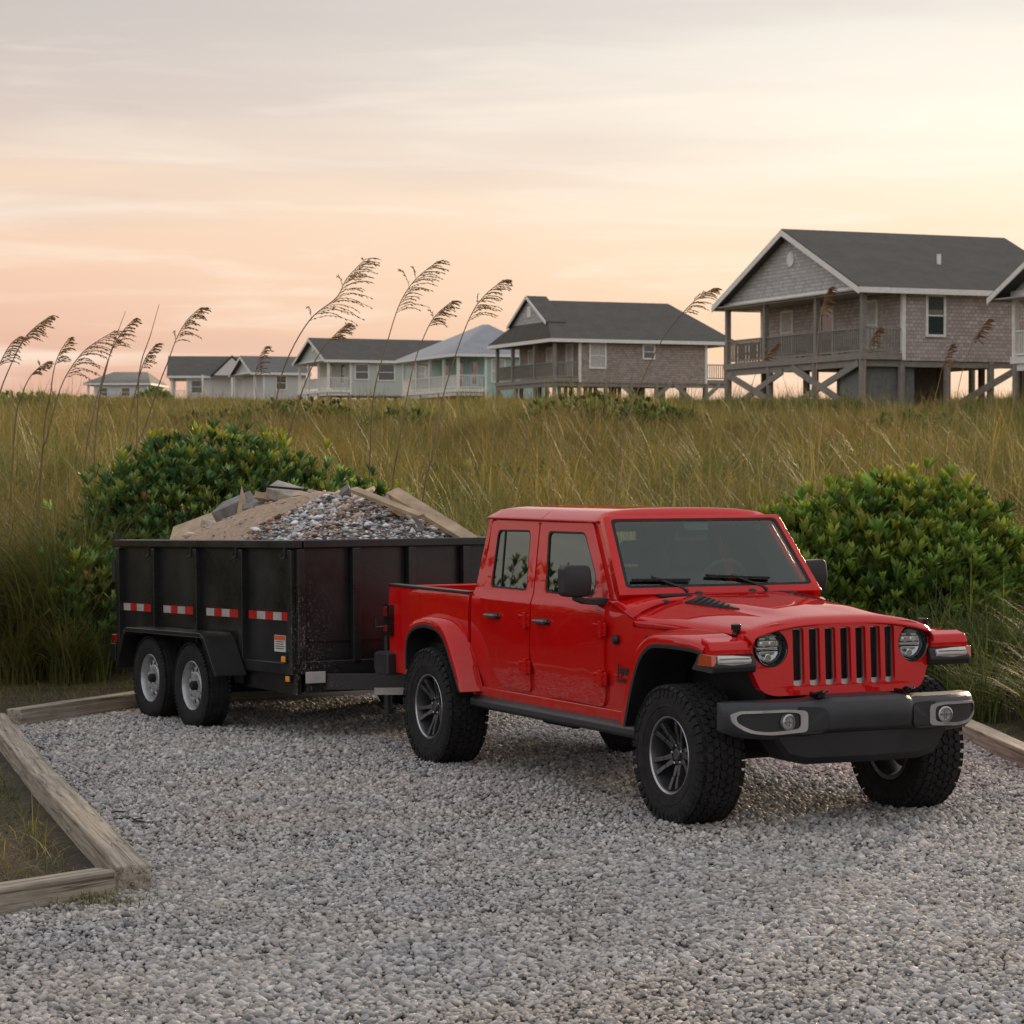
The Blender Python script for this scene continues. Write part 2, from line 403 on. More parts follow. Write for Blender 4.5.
# ------------------------------------------------------------------ mesh helpers
class MB:
    """collects shapes into ONE mesh object"""

    def __init__(s): s.v = []; s.f = []

    def add(s, v, f, M=None):
        o = len(s.v)
        if M is not None: v = [M @ Vector(p) for p in v]
        s.v += [tuple(p) for p in v]; s.f += [tuple(i + o for i in q) for q in f]
        return s

    def box(s, c, d, M=None, rz=0, ry=0, rx=0):
        hx, hy, hz = d[0] / 2, d[1] / 2, d[2] / 2
        vs = [Vector((x, y, z)) for x in (-hx, hx) for y in (-hy, hy) for z in (-hz, hz)]
        T = Matrix.Translation(c) @ Matrix.Rotation(rz, 4, "Z") @ Matrix.Rotation(ry, 4, "Y") @ Matrix.Rotation(rx, 4, "X")
        vs = [T @ q for q in vs]
        return s.add(vs, [(0, 1, 3, 2), (4, 6, 7, 5), (0, 4, 5, 1), (2, 3, 7, 6), (0, 2, 6, 4), (1, 5, 7, 3)], M)

    def beam(s, a, b, w, h, up=(0, 0, 1), w2=None, h2=None):
        a = Vector(a); b = Vector(b); d = (b - a).normalized()
        u = Vector(up); sd_ = d.cross(u)
        if sd_.length < 1e-4: sd_ = d.cross(Vector((1, 0, 0)))
        sd_.normalize(); u = sd_.cross(d).normalized()
        w2 = w if w2 is None else w2; h2 = h if h2 is None else h2
        v = []
        for p, ww, hh in ((a, w, h), (b, w2, h2)):
            for i, j in ((-1, -1), (1, -1), (1, 1), (-1, 1)): v.append(p + sd_ * (i * ww / 2) + u * (j * hh / 2))
        return s.add(v, [(0, 3, 2, 1), (4, 5, 6, 7), (0, 1, 5, 4), (1, 2, 6, 5), (2, 3, 7, 6), (3, 0, 4, 7)])

    def loft(s, rings, closed=True, caps=True, M=None):
        n = len(rings[0]); v = [p for r in rings for p in r]; f = []
        for i in range(len(rings) - 1):
            for j in range(n if closed else n - 1):
                k = (j + 1) % n
                f.append((i * n + j, i * n + k, (i + 1) * n + k, (i + 1) * n + j))
        if caps and closed:
            f.append(tuple(reversed(range(n)))); f.append(tuple(range((len(rings) - 1) * n, len(rings) * n)))
        return s.add(v, f, M)

    def tube(s, pts, r, n=8, caps=True, M=None):
        pts = [Vector(p) for p in pts]; rs = r if isinstance(r, (list, tuple)) else [r] * len(pts)
        rings = []; prev = None
        for i, p in enumerate(pts):
            d = (pts[min(i + 1, len(pts) - 1)] - pts[max(i - 1, 0)]).normalized()
            if prev is None:
                a = d.cross(Vector((0, 0, 1)))
                if a.length < .05: a = d.cross(Vector((1, 0, 0)))
            else: a = prev - d * prev.dot(d)
            a.normalize(); b = d.cross(a); prev = a
            rings.append([p + (a * math.cos(t) + b * math.sin(t)) * rs[i] for t in [2 * math.pi * k / n for k in range(n)]])
        return s.loft(rings, True, caps, M)

    def lathe(s, prof, n=48, M=None, close=False):
        """profile of (radius, y) spun round the Y axis"""
        rings = []
        for k in range(n):
            a = 2 * math.pi * k / n
            rings.append([(r * math.cos(a), y, r * math.sin(a)) for r, y in prof])
        m = len(prof); v = [p for r_ in rings for p in r_]; f = []
        for k in range(n):
            k2 = (k + 1) % n
            for j in range(m if close else m - 1):
                j2 = (j + 1) % m
                f.append((k * m + j, k * m + j2, k2 * m + j2, k2 * m + j))
        return s.add(v, f, M)

    def prism(s, poly, a, b, axis="y", M=None):
        """poly of 2D points extruded along an axis from a to b"""
        def P(q, t):
            if axis == "y": return (q[0], t, q[1])
            if axis == "x": return (t, q[0], q[1])
            return (q[0], q[1], t)
        n = len(poly)
        v = [P(q, a) for q in poly] + [P(q, b) for q in poly]
        tr = tessellate_polygon([[Vector((q[0], q[1], 0)) for q in poly]])
        f = [tuple(t) for t in tr] + [tuple(n + i for i in reversed(t)) for t in tr]
        f += [(i, n + i, n + (i + 1) % n, (i + 1) % n) for i in range(n)]
        return s.add(v, f, M)

    def build(s, name, mat, parent=None, bevel=0.0, segs=2, sharp=38, smooth=True, merge=1e-5, noclean=False):
        me = bpy.data.meshes.new(name)
        me.from_pydata([tuple(p) for p in s.v], [], s.f)
        if not noclean:
            bm = bmesh.new(); bm.from_mesh(me)
            if merge: bmesh.ops.remove_doubles(bm, verts=bm.verts, dist=merge)
            bmesh.ops.recalc_face_normals(bm, faces=bm.faces)
            bm.to_mesh(me); bm.free()
        if smooth:
            me.polygons.foreach_set("use_smooth", [True] * len(me.polygons))
            me.set_sharp_from_angle(angle=R(sharp))
        me.materials.append(MATS[mat])
        o = bpy.data.objects.new(name, me); COL.objects.link(o)
        if parent is not None: o.parent = parent
        if bevel:
            b = o.modifiers.new("bevel", "BEVEL"); b.width = bevel; b.segments = segs; b.limit_method = "ANGLE"
            b.angle_limit = R(32); b.harden_normals = True; b.use_clamp_overlap = True
        return o


def tag(o, label=None, cat=None, group=None, kind=None):
    if label: o["label"] = label
    if cat: o["category"] = cat
    if group: o["group"] = group
    if kind: o["kind"] = kind
    return o


def empty(name, loc, rz=0.0):
    o = bpy.data.objects.new(name, None); COL.objects.link(o)
    o.location = loc; o.rotation_euler = (0, 0, rz); o.empty_display_size = .2
    return o


def copy_tree(o, parent=None):
    c = o.copy(); COL.objects.link(c)
    if parent is not None: c.parent = parent
    for ch in [x for x in bpy.data.objects if x.parent == o]: copy_tree(ch, c)
    return c


def fast_mesh(name, V, F, mat, tint=None, link=True, smooth=False):
    """V (n,3) array, F (m,k) array of same-size faces, tint (n,3)"""
    me = bpy.data.meshes.new(name)
    m, k = F.shape
    me.vertices.add(len(V)); me.vertices.foreach_set("co", np.ascontiguousarray(V, np.float32).ravel())
    me.loops.add(m * k); me.loops.foreach_set("vertex_index", np.ascontiguousarray(F, np.int32).ravel())
    me.polygons.add(m); me.polygons.foreach_set("loop_start", np.arange(m, dtype=np.int32) * k)
    if smooth: me.polygons.foreach_set("use_smooth", np.ones(m, bool))
    me.update(calc_edges=True); me.validate()
    if tint is not None:
        a = me.attributes.new("tint", "FLOAT_COLOR", "POINT")
        a.data.foreach_set("color", np.c_[tint, np.ones(len(tint))].astype(np.float32).ravel())
    me.materials.append(MATS[mat])
    o = bpy.data.objects.new(name, me)
    if link: COL.objects.link(o)
    return o


# ------------------------------------------------------------------ ground
_D = [0, 24, 27, 32, 40, 60, 100, 160, 220, 300, 420]
_Z = [0, 0, .12, .62, 1.40, 2.60, 4.28, 6.0, 7.6, 9.7, 10.8]


def ground_z(x, y):
    z = np.interp(y, _D, _Z)
    amp = np.clip((np.asarray(y) - 26) / 25, 0, 1)
    return z + amp * (.16 * np.sin(x * .31 + y * .12) + .10 * np.sin(x * .73 - y * .21 + 1.0) + .10 * np.sin(x * 1.37 + y * .57) * np.clip((np.asarray(y) - 35) / 20, 0, 1))


def gz(x, y): return float(ground_z(x, y))


def build_ground():
    # one sheet to the horizon
    ys = np.concatenate([np.linspace(-60, 24, 8), np.linspace(25, 70, 46), np.linspace(73, 170, 40), np.linspace(176, 420, 40), [600, 1200, 2500]])
    us = np.linspace(-1, 1, 81)
    V = []
    for y in ys:
        half = 60 + abs(y) * 1.1
        for u in us:
            x = half * np.sign(u) * abs(u) ** 1.6
            z = gz(x, y)
            if y > 420: z = 12 - (y - 420) * .012
            V.append((x, y, z - .006))
    V = np.array(V); n = len(us); m = len(ys)
    F = np.array([(i * n + j, i * n + j + 1, (i + 1) * n + j + 1, (i + 1) * n + j) for i in range(m - 1) for j in range(n - 1)])
    o = fast_mesh("ground", V, F, "field_ground", smooth=True); tag(o, kind="structure")
    # bare soil round the pad
    mb = MB()
    poly = [(-14, 9), (-2.0, 12.8), (-4.1, 20.6), (-3.3, 22.6), (0, 24.3), (3.2, 25.2), (3.9, 18), (4.6, 9), (16, 9), (16, 27), (-16, 27)]
    mb.prism(poly, -0.004, 0.012, "z"); mb.build("soil", "sandy_soil", smooth=False); tag(bpy.data.objects["soil"], kind="structure")
    mb = MB()
    poly = PAD
    mb.prism(poly, -0.004, 0.004, "z"); o = mb.build("gravel_drive", "gravel_bed", smooth=False); tag(o, kind="structure")


PAD = [(-9, 4), (-2.46 - 1.0, 10.9), (-1.93, 12.66), (-4.20, 20.55), (-3.38, 22.4), (-1.2, 23.62), (1.4, 24.6), (3.25, 24.6), (3.62, 20.0), (3.75, 18.0), (3.9, 4)]


def in_poly(x, y, poly):
    c = np.zeros(len(x), bool); n = len(poly)
    for i in range(n):
        x1, y1 = poly[i]; x2, y2 = poly[(i + 1) % n]
        t = ((y1 > y) != (y2 > y)) & (x < (x2 - x1) * (y - y1) / (y2 - y1 + 1e-12) + x1)
        c ^= t
    return c


def ico(level):
    bm = bmesh.new(); bmesh.ops.create_icosphere(bm, subdivisions=level, radius=1)
    V = np.array([v.co[:] for v in bm.verts]); F = np.array([[v.index for v in f.verts] for f in bm.faces]); bm.free()
    return V, F


def octa():
    V = np.array([(1, 0, 0), (-1, 0, 0), (0, 1, 0), (0, -1, 0), (0, 0, 1), (0, 0, -1)], float)
    F = np.array([(0, 2, 4), (2, 1, 4), (1, 3, 4), (3, 0, 4), (2, 0, 5), (1, 2, 5), (3, 1, 5), (0, 3, 5)])
    return V, F


def scatter_stones(name, X, Y, Z, size, cols, base, mat, flat=(.5, .85), jit=.22, smooth=True):
    V0, F0 = base; n = len(X); k = len(V0)
    a = rng.uniform(0, 2 * np.pi, n); ca, sa = np.cos(a), np.sin(a)
    tx = rng.normal(0, .25, n)
    sc = np.c_[size * rng.uniform(.85, 1.35, n), size * rng.uniform(.7, 1.0, n), size * rng.uniform(flat[0], flat[1], n)]
    P = V0[None] * (1 + rng.uniform(-jit, jit, (n, k, 1)))
    P = P * sc[:, None]
    x = P[..., 0] * ca[:, None] - P[..., 1] * sa[:, None]; y = P[..., 0] * sa[:, None] + P[..., 1] * ca[:, None]
    z = P[..., 2] + x * tx[:, None]
    V = np.stack([x + X[:, None], y + Y[:, None], z + Z[:, None]], -1).reshape(-1, 3)
    F = (F0[None] + (np.arange(n) * k)[:, None, None]).reshape(-1, 3)
    T = np.repeat(cols, k, axis=0)
    return fast_mesh(name, V, F, mat, T, smooth=smooth)


def stone_colors(n):
    pal = np.array([(.54, .52, .495), (.40, .388, .37), (.27, .263, .252), (.43, .385, .345), (.68, .655, .62), (.11, .108, .105), (.31, .288, .262)])
    pr = [.20, .24, .20, .12, .10, .08, .06]
    return pal[rng.choice(len(pal), n, p=pr)] * rng.uniform(.8, 1.1, (n, 1))


def build_gravel():
    for nm, d0, d1, dens, base, s in (("gravel_stones", 8.6, 14.0, 2700, ico(1), .0128), ("gravel_stones", 14.0, 25.0, 1700, octa(), .0165)):
        half1 = .24 * d1 + .4
        n = int((d1 - d0) * 2 * half1 * dens)
        X = rng.uniform(-half1, half1, n); Y = rng.uniform(d0, d1, n)
        k = (np.abs(X) < .225 * Y + .35) & in_poly(X, Y, PAD)
        X, Y = X[k], Y[k]; n = len(X)
        size = s * np.exp(np.clip(rng.normal(0, .32, n), -1, .62)) * (1 + .16 * np.sin(X * 1.7 + 1.2 * np.sin(Y * .9)) * np.sin(Y * 1.1 + X * .4))
        cl = np.sin(X * 5.1 + Y * 2.0) * .003 + np.sin(Y * 7.3 - X * 1.3) * .003
        Z = .004 + size * .35 + rng.uniform(0, .013, n) + cl
        o = scatter_stones(nm, X, Y, Z, size, stone_colors(n), base, "gravel_stone", (.5, .85), .30, smooth=False)
        tag(o, "loose pale grey limestone gravel covering the " + ("front" if d0 < 10 else "back") + " of the driveway", "gravel", kind="stuff")


# ------------------------------------------------------------------ timber edging
def timber(a, b, label, w=.15, h=.145, z0=0.0, mat="weathered_timber", seed=0):
    a = Vector(a); b = Vector(b); L = (b - a).length; ang = math.atan2(b.y - a.y, b.x - a.x)
    rr = random.Random(seed); mb = MB(); rings = []
    n = max(4, int(L / .35))
    for i in range(n + 1):
        x = L * i / n; j = lambda: rr.uniform(-.003, .003)
        rings.append([(x, -w / 2 + j(), 0), (x, w / 2 + j(), 0), (x, w / 2 + j(), h + j()), (x, -w / 2 + j(), h + j())])
    mb.loft(rings)
    o = mb.build("landscape_timber", mat, bevel=.012, segs=3)
    o.location = (a.x, a.y, z0); o.rotation_euler = (0, 0, ang)
    tag(o, label, "timber", "weathered timbers edging the driveway")
    return o


def build_edging():
    # long diagonal beam on the left, its near end beside the camera-side corner
    timber((-1.90, 12.62, 0), (-3.05, 16.45, 0), "weathered timber running back from the near left corner post end", .17, .15, seed=1)
    timber((-3.053, 16.46, 0), (-4.24, 20.62, 0), "weathered timber meeting the rear beam at the far left corner", .17, .143, seed=2)
    timber((-2.03, 12.55, 0), (-3.7, 10.55, 0), "short weathered timber in the bottom left corner beside the grass patch", .15, .145, seed=3)
    timber((-4.12, 20.78, 0), (-3.30, 22.50, 0), "pale weathered timber just behind the trailer's rear wheel", .15, .16, seed=4)
    timber((-3.24, 22.58, 0), (-.9, 23.95, 0), "weathered timber lying behind and under the black trailer", .15, .145, seed=5)
    timber((3.72, 17.4, 0), (3.50, 22.2, 0), "weathered timber at the right edge beyond the truck's front bumper", .16, .145, seed=6)


# ------------------------------------------------------------------ plants
def blades(n, X, Y, Z, H, W, lean, cols, seed=0, segs=4, droop=1.0, dirs=None):
    """curved tapering blades -> V,F,T ; lean = horizontal reach relative to height"""
    g = np.random.default_rng(seed)
    a = g.uniform(0, 2 * np.pi, n) if dirs is None else dirs
    da = np.c_[np.cos(a), np.sin(a)]
    fa = a + np.pi / 2 + g.uniform(-.6, .6, n); wv = np.c_[np.cos(fa), np.sin(fa)]
    ks = segs + 1
    V = np.zeros((n, ks * 2, 3))
    for i in range(ks):
        t = i / segs
        reach = lean * H * (t ** 1.9)
        up = H * (t - .42 * droop * np.clip(lean, 0, 1.6) * t ** 2.6)
        w = W * (1 - t ** 1.6) * .5 + W * .03
        cx = X + da[:, 0] * reach; cy = Y + da[:, 1] * reach; cz = Z + up
        for s_, sg in ((0, -1), (1, 1)):
            V[:, i * 2 + s_, 0] = cx + sg * wv[:, 0] * w; V[:, i * 2 + s_, 1] = cy + sg * wv[:, 1] * w; V[:, i * 2 + s_, 2] = cz
    F0 = np.array([(2 * i, 2 * i + 1, 2 * i + 3, 2 * i + 2) for i in range(segs)])
    F = (F0[None] + (np.arange(n) * ks * 2)[:, None, None]).reshape(-1, 4)
    T = np.repeat(cols, ks * 2, axis=0)
    return V.reshape(-1, 3), F, T


GREENS = np.array([(.125, .17, .045), (.18, .215, .065), (.08, .12, .036), (.25, .24, .085), (.32, .25, .10), (.50, .385, .18), (.18, .16, .065)])


def pick(n, probs, pal=GREENS, g=None):
    g = g or rng
    return pal[g.choice(len(pal), n, p=np.array(probs) / sum(probs))] * g.uniform(.7, 1.25, (n, 1))


def scatter_group(protos, name, pts, rot, scl, idx):
    """one stuff object: points with instanced tufts"""
    coll = bpy.data.collections.new(name + "_tufts")
    for p in protos: coll.objects.link(p)
    me = bpy.data.meshes.new(name); me.from_pydata([tuple(p) for p in pts], [], [])
    for nm, ty, dat in (("rot", "FLOAT_VECTOR", rot), ("scl", "FLOAT_VECTOR", scl), ("idx", "INT", idx)):
        a = me.attributes.new(nm, ty, "POINT")
        a.data.foreach_set("vector" if ty == "FLOAT_VECTOR" else "value", np.ascontiguousarray(dat, np.float32 if ty != "INT" else np.int32).ravel())
    o = bpy.data.objects.new(name, me); COL.objects.link(o)
    ng = bpy.data.node_groups.new(name, "GeometryNodeTree")
    ng.interface.new_socket("Geometry", in_out="INPUT", socket_type="NodeSocketGeometry")
    ng.interface.new_socket("Geometry", in_out="OUTPUT", socket_type="NodeSocketGeometry")
    N = ng.nodes.new; L = ng.links.new
    gi = N("NodeGroupInput"); go = N("NodeGroupOutput"); ip = N("GeometryNodeInstanceOnPoints")
    ci = N("GeometryNodeCollectionInfo"); ci.inputs["Collection"].default_value = coll
    ci.inputs["Separate Children"].default_value = True; ci.inputs["Reset Children"].default_value = True
    ip.inputs["Pick Instance"].default_value = True
    def na(n_, t_):
        q = N("GeometryNodeInputNamedAttribute"); q.data_type = t_; q.inputs["Name"].default_value = n_; return q.outputs[0]
    er = N("FunctionNodeEulerToRotation")
    L(gi.outputs[0], ip.inputs["Points"]); L(ci.outputs[0], ip.inputs["Instance"]); L(na("idx", "INT"), ip.inputs["Instance Index"])
    L(na("rot", "FLOAT_VECTOR"), er.inputs[0]); L(er.outputs[0], ip.inputs["Rotation"]); L(na("scl", "FLOAT_VECTOR"), ip.inputs["Scale"])
    L(ip.outputs[0], go.inputs[0])
    md = o.modifiers.new("scatter", "NODES"); md.node_group = ng
    return o


def grass_patch(name, size, n, hmu, hsd, wid, lean, probs, seed, segs=4):
    g = np.random.default_rng(seed)
    nc = max(3, n // 26)
    cx = g.uniform(-size / 2, size / 2, nc); cy = g.uniform(-size / 2, size / 2, nc); which = g.integers(0, nc, n)
    X = cx[which] + g.normal(0, size * .06, n); Y = cy[which] + g.normal(0, size * .06, n)
    hc = np.exp(g.normal(0, .22, nc))[which]
    H = np.clip(g.normal(hmu, hsd, n) * hc, .15 * hmu, None)
    V, F, T = blades(n, X, Y, np.zeros(n) - .03, H, g.uniform(.6, 1.3, n) * wid, np.abs(g.normal(lean, lean * .5, n)), pick(n, probs, g=g), seed, segs)
    return fast_mesh(name, V, F, "grass_blade", T, link=False, smooth=True)


def build_field():
    probs_mid = [.16, .16, .10, .16, .20, .14, .10]
    A = [grass_patch("dune_grass_tuft", 1.5, 430, .80, .25, .0125, .48, probs_mid, 20 + i) for i in range(4)]
    A.append(grass_patch("seed_stalk_tuft", 1.5, 60, 1.25, .25, .012, .30, [0, 0, 0, .1, .4, .5, 0], 61, segs=5))
    B = [grass_patch("far_grass_tuft", 3.2, 620, .62, .18, .024, .40, probs_mid, 40 + i, segs=2) for i in range(3)]
    pts = []; rot = []; scl = []; idx = []
    # near and middle dune
    d = 24.9
    while d < 64:
        half = .235 * d + 4.5; step = .80 + (d - 25) * .012
        x = -half - (5 if d < 40 else 0)
        while x < half:
            px = x + rnd.uniform(-.35, .35); py = d + rnd.uniform(-.35, .35)
            s = rnd.uniform(.75, 1.25) * (1.0 if d < 45 else .9) * (1 + .35 * noise.noise(Vector((px * .35, py * .25, 0))))
            if noise.noise(Vector((px * .5, py * .4, 7))) > .38 and d > 30: x += step; continue
            if d < 27.2 and rnd.random() < (27.4 - d) * .38: x += step; continue
            if d < 27.2: s *= rnd.uniform(.45, .95)
            pts.append((px, py, gz(px, py))); rot.append((0, 0, rnd.uniform(0, 6.28))); scl.append((s, s, s * rnd.uniform(.8, 1.1) * (.72 if d < 29 else 1))); idx.append(rnd.choice((0, 1, 2, 3, 0, 1, 2, 3, 4))); x += step
        d += step * .9
    o = scatter_group(A, "dune_grass", pts, rot, scl, idx)
    tag(o, "dense tan and green dune grass covering the slope behind the trucks pad", "grass", kind="stuff")
    pts = []; rot = []; scl = []; idx = []
    while d < 330:
        half = .225 * d + 10; step = 1.5 + (d - 60) * .016
        x = -half
        while x < half:
            px = x + rnd.uniform(-.8, .8); py = d + rnd.uniform(-.8, .8); s = rnd.uniform(.8, 1.3) * (1 + (d - 60) * .003)
            hs = max(.42, 1.0 - (d - 60) * .009) * (1 + .7 * noise.noise(Vector((px * .22, py * .1, 3))))
            pts.append((px, py, gz(px, py))); rot.append((0, 0, rnd.uniform(0, 6.28))); scl.append((s, s, s * rnd.uniform(.7, 1.1) * hs)); idx.append(rnd.randrange(3)); x += step
        d += step
    o = scatter_group(B, "far_dune_grass", pts, rot, scl, idx)
    tag(o, "far golden grass running up to the stilt houses", "grass", kind="stuff")


def arching_clump(name, spots, n, h, wid, lean, probs, seed, label):
    g = np.random.default_rng(seed); Vs = []; Fs = []; Ts = []; o = 0
    for (x, y, sc) in spots:
        k = int(n * sc)
        X = x + g.normal(0, .14 * sc, k); Y = y + g.normal(0, .14 * sc, k)
        H = np.clip(g.normal(h, h * .25, k), .2, None) * sc
        V, F, T = blades(k, X, Y, ground_z(X, Y) - .02, H, g.uniform(.7, 1.3, k) * wid, np.abs(g.normal(lean, .3, k)), pick(k, probs, g=g), int(g.integers(1e6)), 6, 1.0)
        Vs.append(V); Fs.append(F + o); Ts.append(T); o += len(V)
    ob = fast_mesh(name, np.vstack(Vs), np.vstack(Fs), "grass_blade", np.vstack(Ts), smooth=True)
    tag(ob, label, "grass", kind="stuff")


def build_near_grass():
    g = random.Random(5)
    P1 = [.30, .20, .36, .05, .04, .02, .03]
    sp = [(g.uniform(-7.0, -4.3), g.uniform(25.3, 27.6), g.uniform(.85, 1.3)) for _ in range(38)]
    sp += [(g.uniform(-5.4, -4.1), g.uniform(24.7, 25.4), g.uniform(.45, .7)) for _ in range(7)]
    arching_clump("arching_grass", sp, 300, 1.45, .011, .75, P1, 3, "long dark green arching grass at the left edge beside the bush")
    sp = [(g.uniform(3.6, 5.6), g.uniform(21.2, 23.2), g.uniform(.55, .95)) for _ in range(26)]
    sp += [(g.uniform(2.7, 3.4), g.uniform(24.6, 25.4), g.uniform(.4, .6)) for _ in range(5)]
    sp += [(g.uniform(4.2, 5.6), g.uniform(19.4, 21.0), g.uniform(.4, .7)) for _ in range(8)]
    arching_clump("arching_grass", sp, 260, 1.15, .010, .75, P1, 4, "long dark green arching grass in front of the right bush")
    # straw and short grass on the soil strips and in the corner bed
    n = 9000
    X = np.concatenate([g_ for g_ in (rng.uniform(-7, -2.9, n), rng.uniform(3.75, 6, 1500), rng.uniform(-4.6, -2.0, 15000))])
    Y = np.concatenate([rng.uniform(20.8, 25.5, n), rng.uniform(17, 22, 1500), rng.uniform(10.8, 20, 15000)])
    k = ~in_poly(X, Y, [(p[0] * 1.0, p[1]) for p in PAD]); left = X < -2.1 - (Y - 12.6) * .295
    k &= (X > 3.85) | (Y > 20.9) | left
    k &= ~((Y < 12.55) & (X > -3.4 + (Y - 11.0) * .0) & (Y < 12.5 + (X + 2.05) * 1.18 + .25))
    k &= ~in_poly(X, Y, [(-4.35, 20.4), (-4.0, 20.4), (-3.1, 22.4), (-3.1, 22.8), (-3.5, 22.7)])
    X, Y = X[k], Y[k]; n = len(X)
    V, F, T = blades(n, X, Y, np.full(n, .006), rng.uniform(.03, .16, n), rng.uniform(.003, .007, n), np.abs(rng.normal(1.8, .8, n)),
                     pick(n, [.12, .08, .08, .10, .16, .14, .30]) * .75, 9, 3)
    o = fast_mesh("ground_straw", V, F, "grass_blade", T, smooth=True)
    tag(o, "dry straw and short grass scattered over the bare soil", "grass", kind="stuff")
    # grass tuft at the end of the corner timber
    X = rng.normal(-2.06, .15, 420); Y = rng.normal(12.27, .10, 420)
    V, F, T = blades(420, X, Y, np.full(420, .012), rng.uniform(.03, .11, 420), rng.uniform(.003, .006, 420), np.abs(rng.normal(1.0, .5, 420)), pick(420, [.25, .2, .05, .2, .2, .05, .05]), 10, 3)
    o = fast_mesh("small_weed", V, F, "grass_blade", T); tag(o, "low yellow green weeds by the end of the corner timber", "weeds", kind="stuff")
    # blades leaning over the diagonal timber
    k = 46; X = rng.uniform(0, 1, k); YY = 13.2 + X * 6; XX = -2.1 - (YY - 12.62) * .30 - .11
    V, F, T = blades(k, XX, YY, np.zeros(k), rng.uniform(.18, .42, k), np.full(k, .006), np.abs(rng.normal(.8, .3, k)), pick(k, [.3, .2, .2, .1, .1, .05, .05]), 12, 5)
    o = fast_mesh("edge_grass", V, F, "grass_blade", T); tag(o, "few thin blades leaning over the diagonal timber", "grass", kind="stuff")


def shrub(loc, rad, nros, leaf, label, pal, seed, cat="shrub", name="leafy_shrub", lobes=7, nl=9, wfac=.22, lift=.95, hotp=.36, group=None):
    """rosettes of leaves over a lumpy crown"""
    g = np.random.default_rng(seed); x0, y0 = loc; z0 = gz(x0, y0)
    root = empty(name, (x0, y0, z0))
    rx, ry, rz = rad
    # lumpy crown: union of lobes
    lob = [(0, 0, rz * .50, rx * .72, ry * .72, rz * .52)]
    for i in range(lobes):
        a = g.uniform(0, 6.28); q = g.uniform(.35, .72)
        hz = rz * g.uniform(.25, .62) * (1.15 - q * .6)
        lob.append((rx * q * math.cos(a), ry * q * math.sin(a), hz, rx * g.uniform(.28, .42), ry * g.uniform(.28, .42), rz * g.uniform(.26, .38)))
    C = []; Nn = []
    while len(C) < nros:
        l = lob[g.integers(len(lob))] if g.random() > .3 else lob[0]
        v = g.normal(0, 1, 3); v /= np.linalg.norm(v)
        if v[2] < -.35: continue
        depth = 1 + g.normal(0, .09) if g.random() < .8 else g.uniform(.6, .95)
        p = np.array(l[:3]) + v * np.array(l[3:]) * depth * g.uniform(.93, 1.10)
        if p[2] < .05: continue
        inside = any((((p - np.array(m[:3])) / np.array(m[3:])) ** 2).sum() < .62 for m in lob)
        if inside: continue
        C.append(p); nv = v / np.array(l[3:]); Nn.append(nv / np.linalg.norm(nv))
    C = np.array(C); Nn = np.array(Nn); k = len(C)
    ax = Nn * .75 + np.array([0, 0, lift * 1.6]) + g.normal(0, .28, (k, 3)); ax /= np.linalg.norm(ax, axis=1)[:, None]
    ref = np.tile([0.3, .2, 1.0], (k, 1)); ref[np.abs(ax[:, 2]) > .9] = (1, 0, 0)
    e1 = np.cross(ax, ref); e1 /= np.linalg.norm(e1, axis=1)[:, None]; e2 = np.cross(ax, e1)
    base_c = pal[g.integers(0, len(pal), k)] * np.exp(g.normal(0, .30, (k, 1)))
    dead = g.random(k) < .008; base_c[dead] = (.30, .17, .07)
    hot = np.clip((C[:, 2] / rz - .50) * 1.8, 0, 1) * (g.random(k) < hotp)   # upper rosettes yellowed: low sunlight painted into the leaf colour
    base_c = base_c * (1 - hot[:, None]) + hot[:, None] * np.array([.34, .36, .06])
    Vs = []; Ts = []; sc = leaf * g.uniform(.55, 1.35, k)
    for j in range(nl):
        a = 2 * np.pi * j / nl + g.uniform(-.4, .4, k); op = g.uniform(.18, .80, k) * (.5 if j < 3 else 1)
        dr = ax * np.cos(op)[:, None] + (e1 * np.cos(a)[:, None] + e2 * np.sin(a)[:, None]) * np.sin(op)[:, None]
        sd2 = np.cross(dr, ax); sd2 /= np.maximum(np.linalg.norm(sd2, axis=1)[:, None], 1e-4)
        nn = np.cross(sd2, dr); L = (sc * g.uniform(.75, 1.1, k))[:, None]; W = L * wfac
        b = C + dr * L * .05
        pts = [b, b + dr * L * .35 + sd2 * W * .42 + nn * L * .03, b + dr * L * .72 + sd2 * W * .5 - nn * L * .01, b + dr * L - nn * L * .10,
               b + dr * L * .72 - sd2 * W * .5 - nn * L * .01, b + dr * L * .35 - sd2 * W * .42 + nn * L * .03, b + dr * L * .5 - nn * L * .04]
        Vs.append(np.stack(pts, 1)); Ts.append(np.repeat((base_c * g.uniform(.8, 1.2, (k, 1)))[:, None], 7, 1))
    V = np.concatenate(Vs).reshape(-1, 3); T = np.concatenate(Ts).reshape(-1, 3); m = len(V) // 7
    F0 = np.array([(0, 1, 6), (1, 2, 6), (2, 3, 6), (3, 4, 6), (4, 5, 6), (5, 0, 6)])
    F = (F0[None] + (np.arange(m) * 7)[:, None, None]).reshape(-1, 3)
    fo = fast_mesh("foliage", V, F, "leaf", T, smooth=True); fo.parent = root
    st = MB()
    for i in range(0, k, max(1, k // 90)):
        p = C[i]; q = Vector((p[0] * .15, p[1] * .15, 0)); mid = Vector((p[0] * .6, p[1] * .6, p[2] * .55))
        st.tube([q, mid, Vector(p)], [.022, .013, .005], 5, False)
    st.build("stem", "woody_stem", root, noclean=True)
    tag(root, label, cat, group)
    return root


PAL_L = np.array([(.080, .165, .058), (.11, .205, .065), (.17, .275, .08), (.05, .105, .045), (.19, .27, .08)])
PAL_R = np.array([(.105, .195, .042), (.145, .25, .05), (.24, .34, .058), (.075, .14, .038), (.18, .285, .052)])


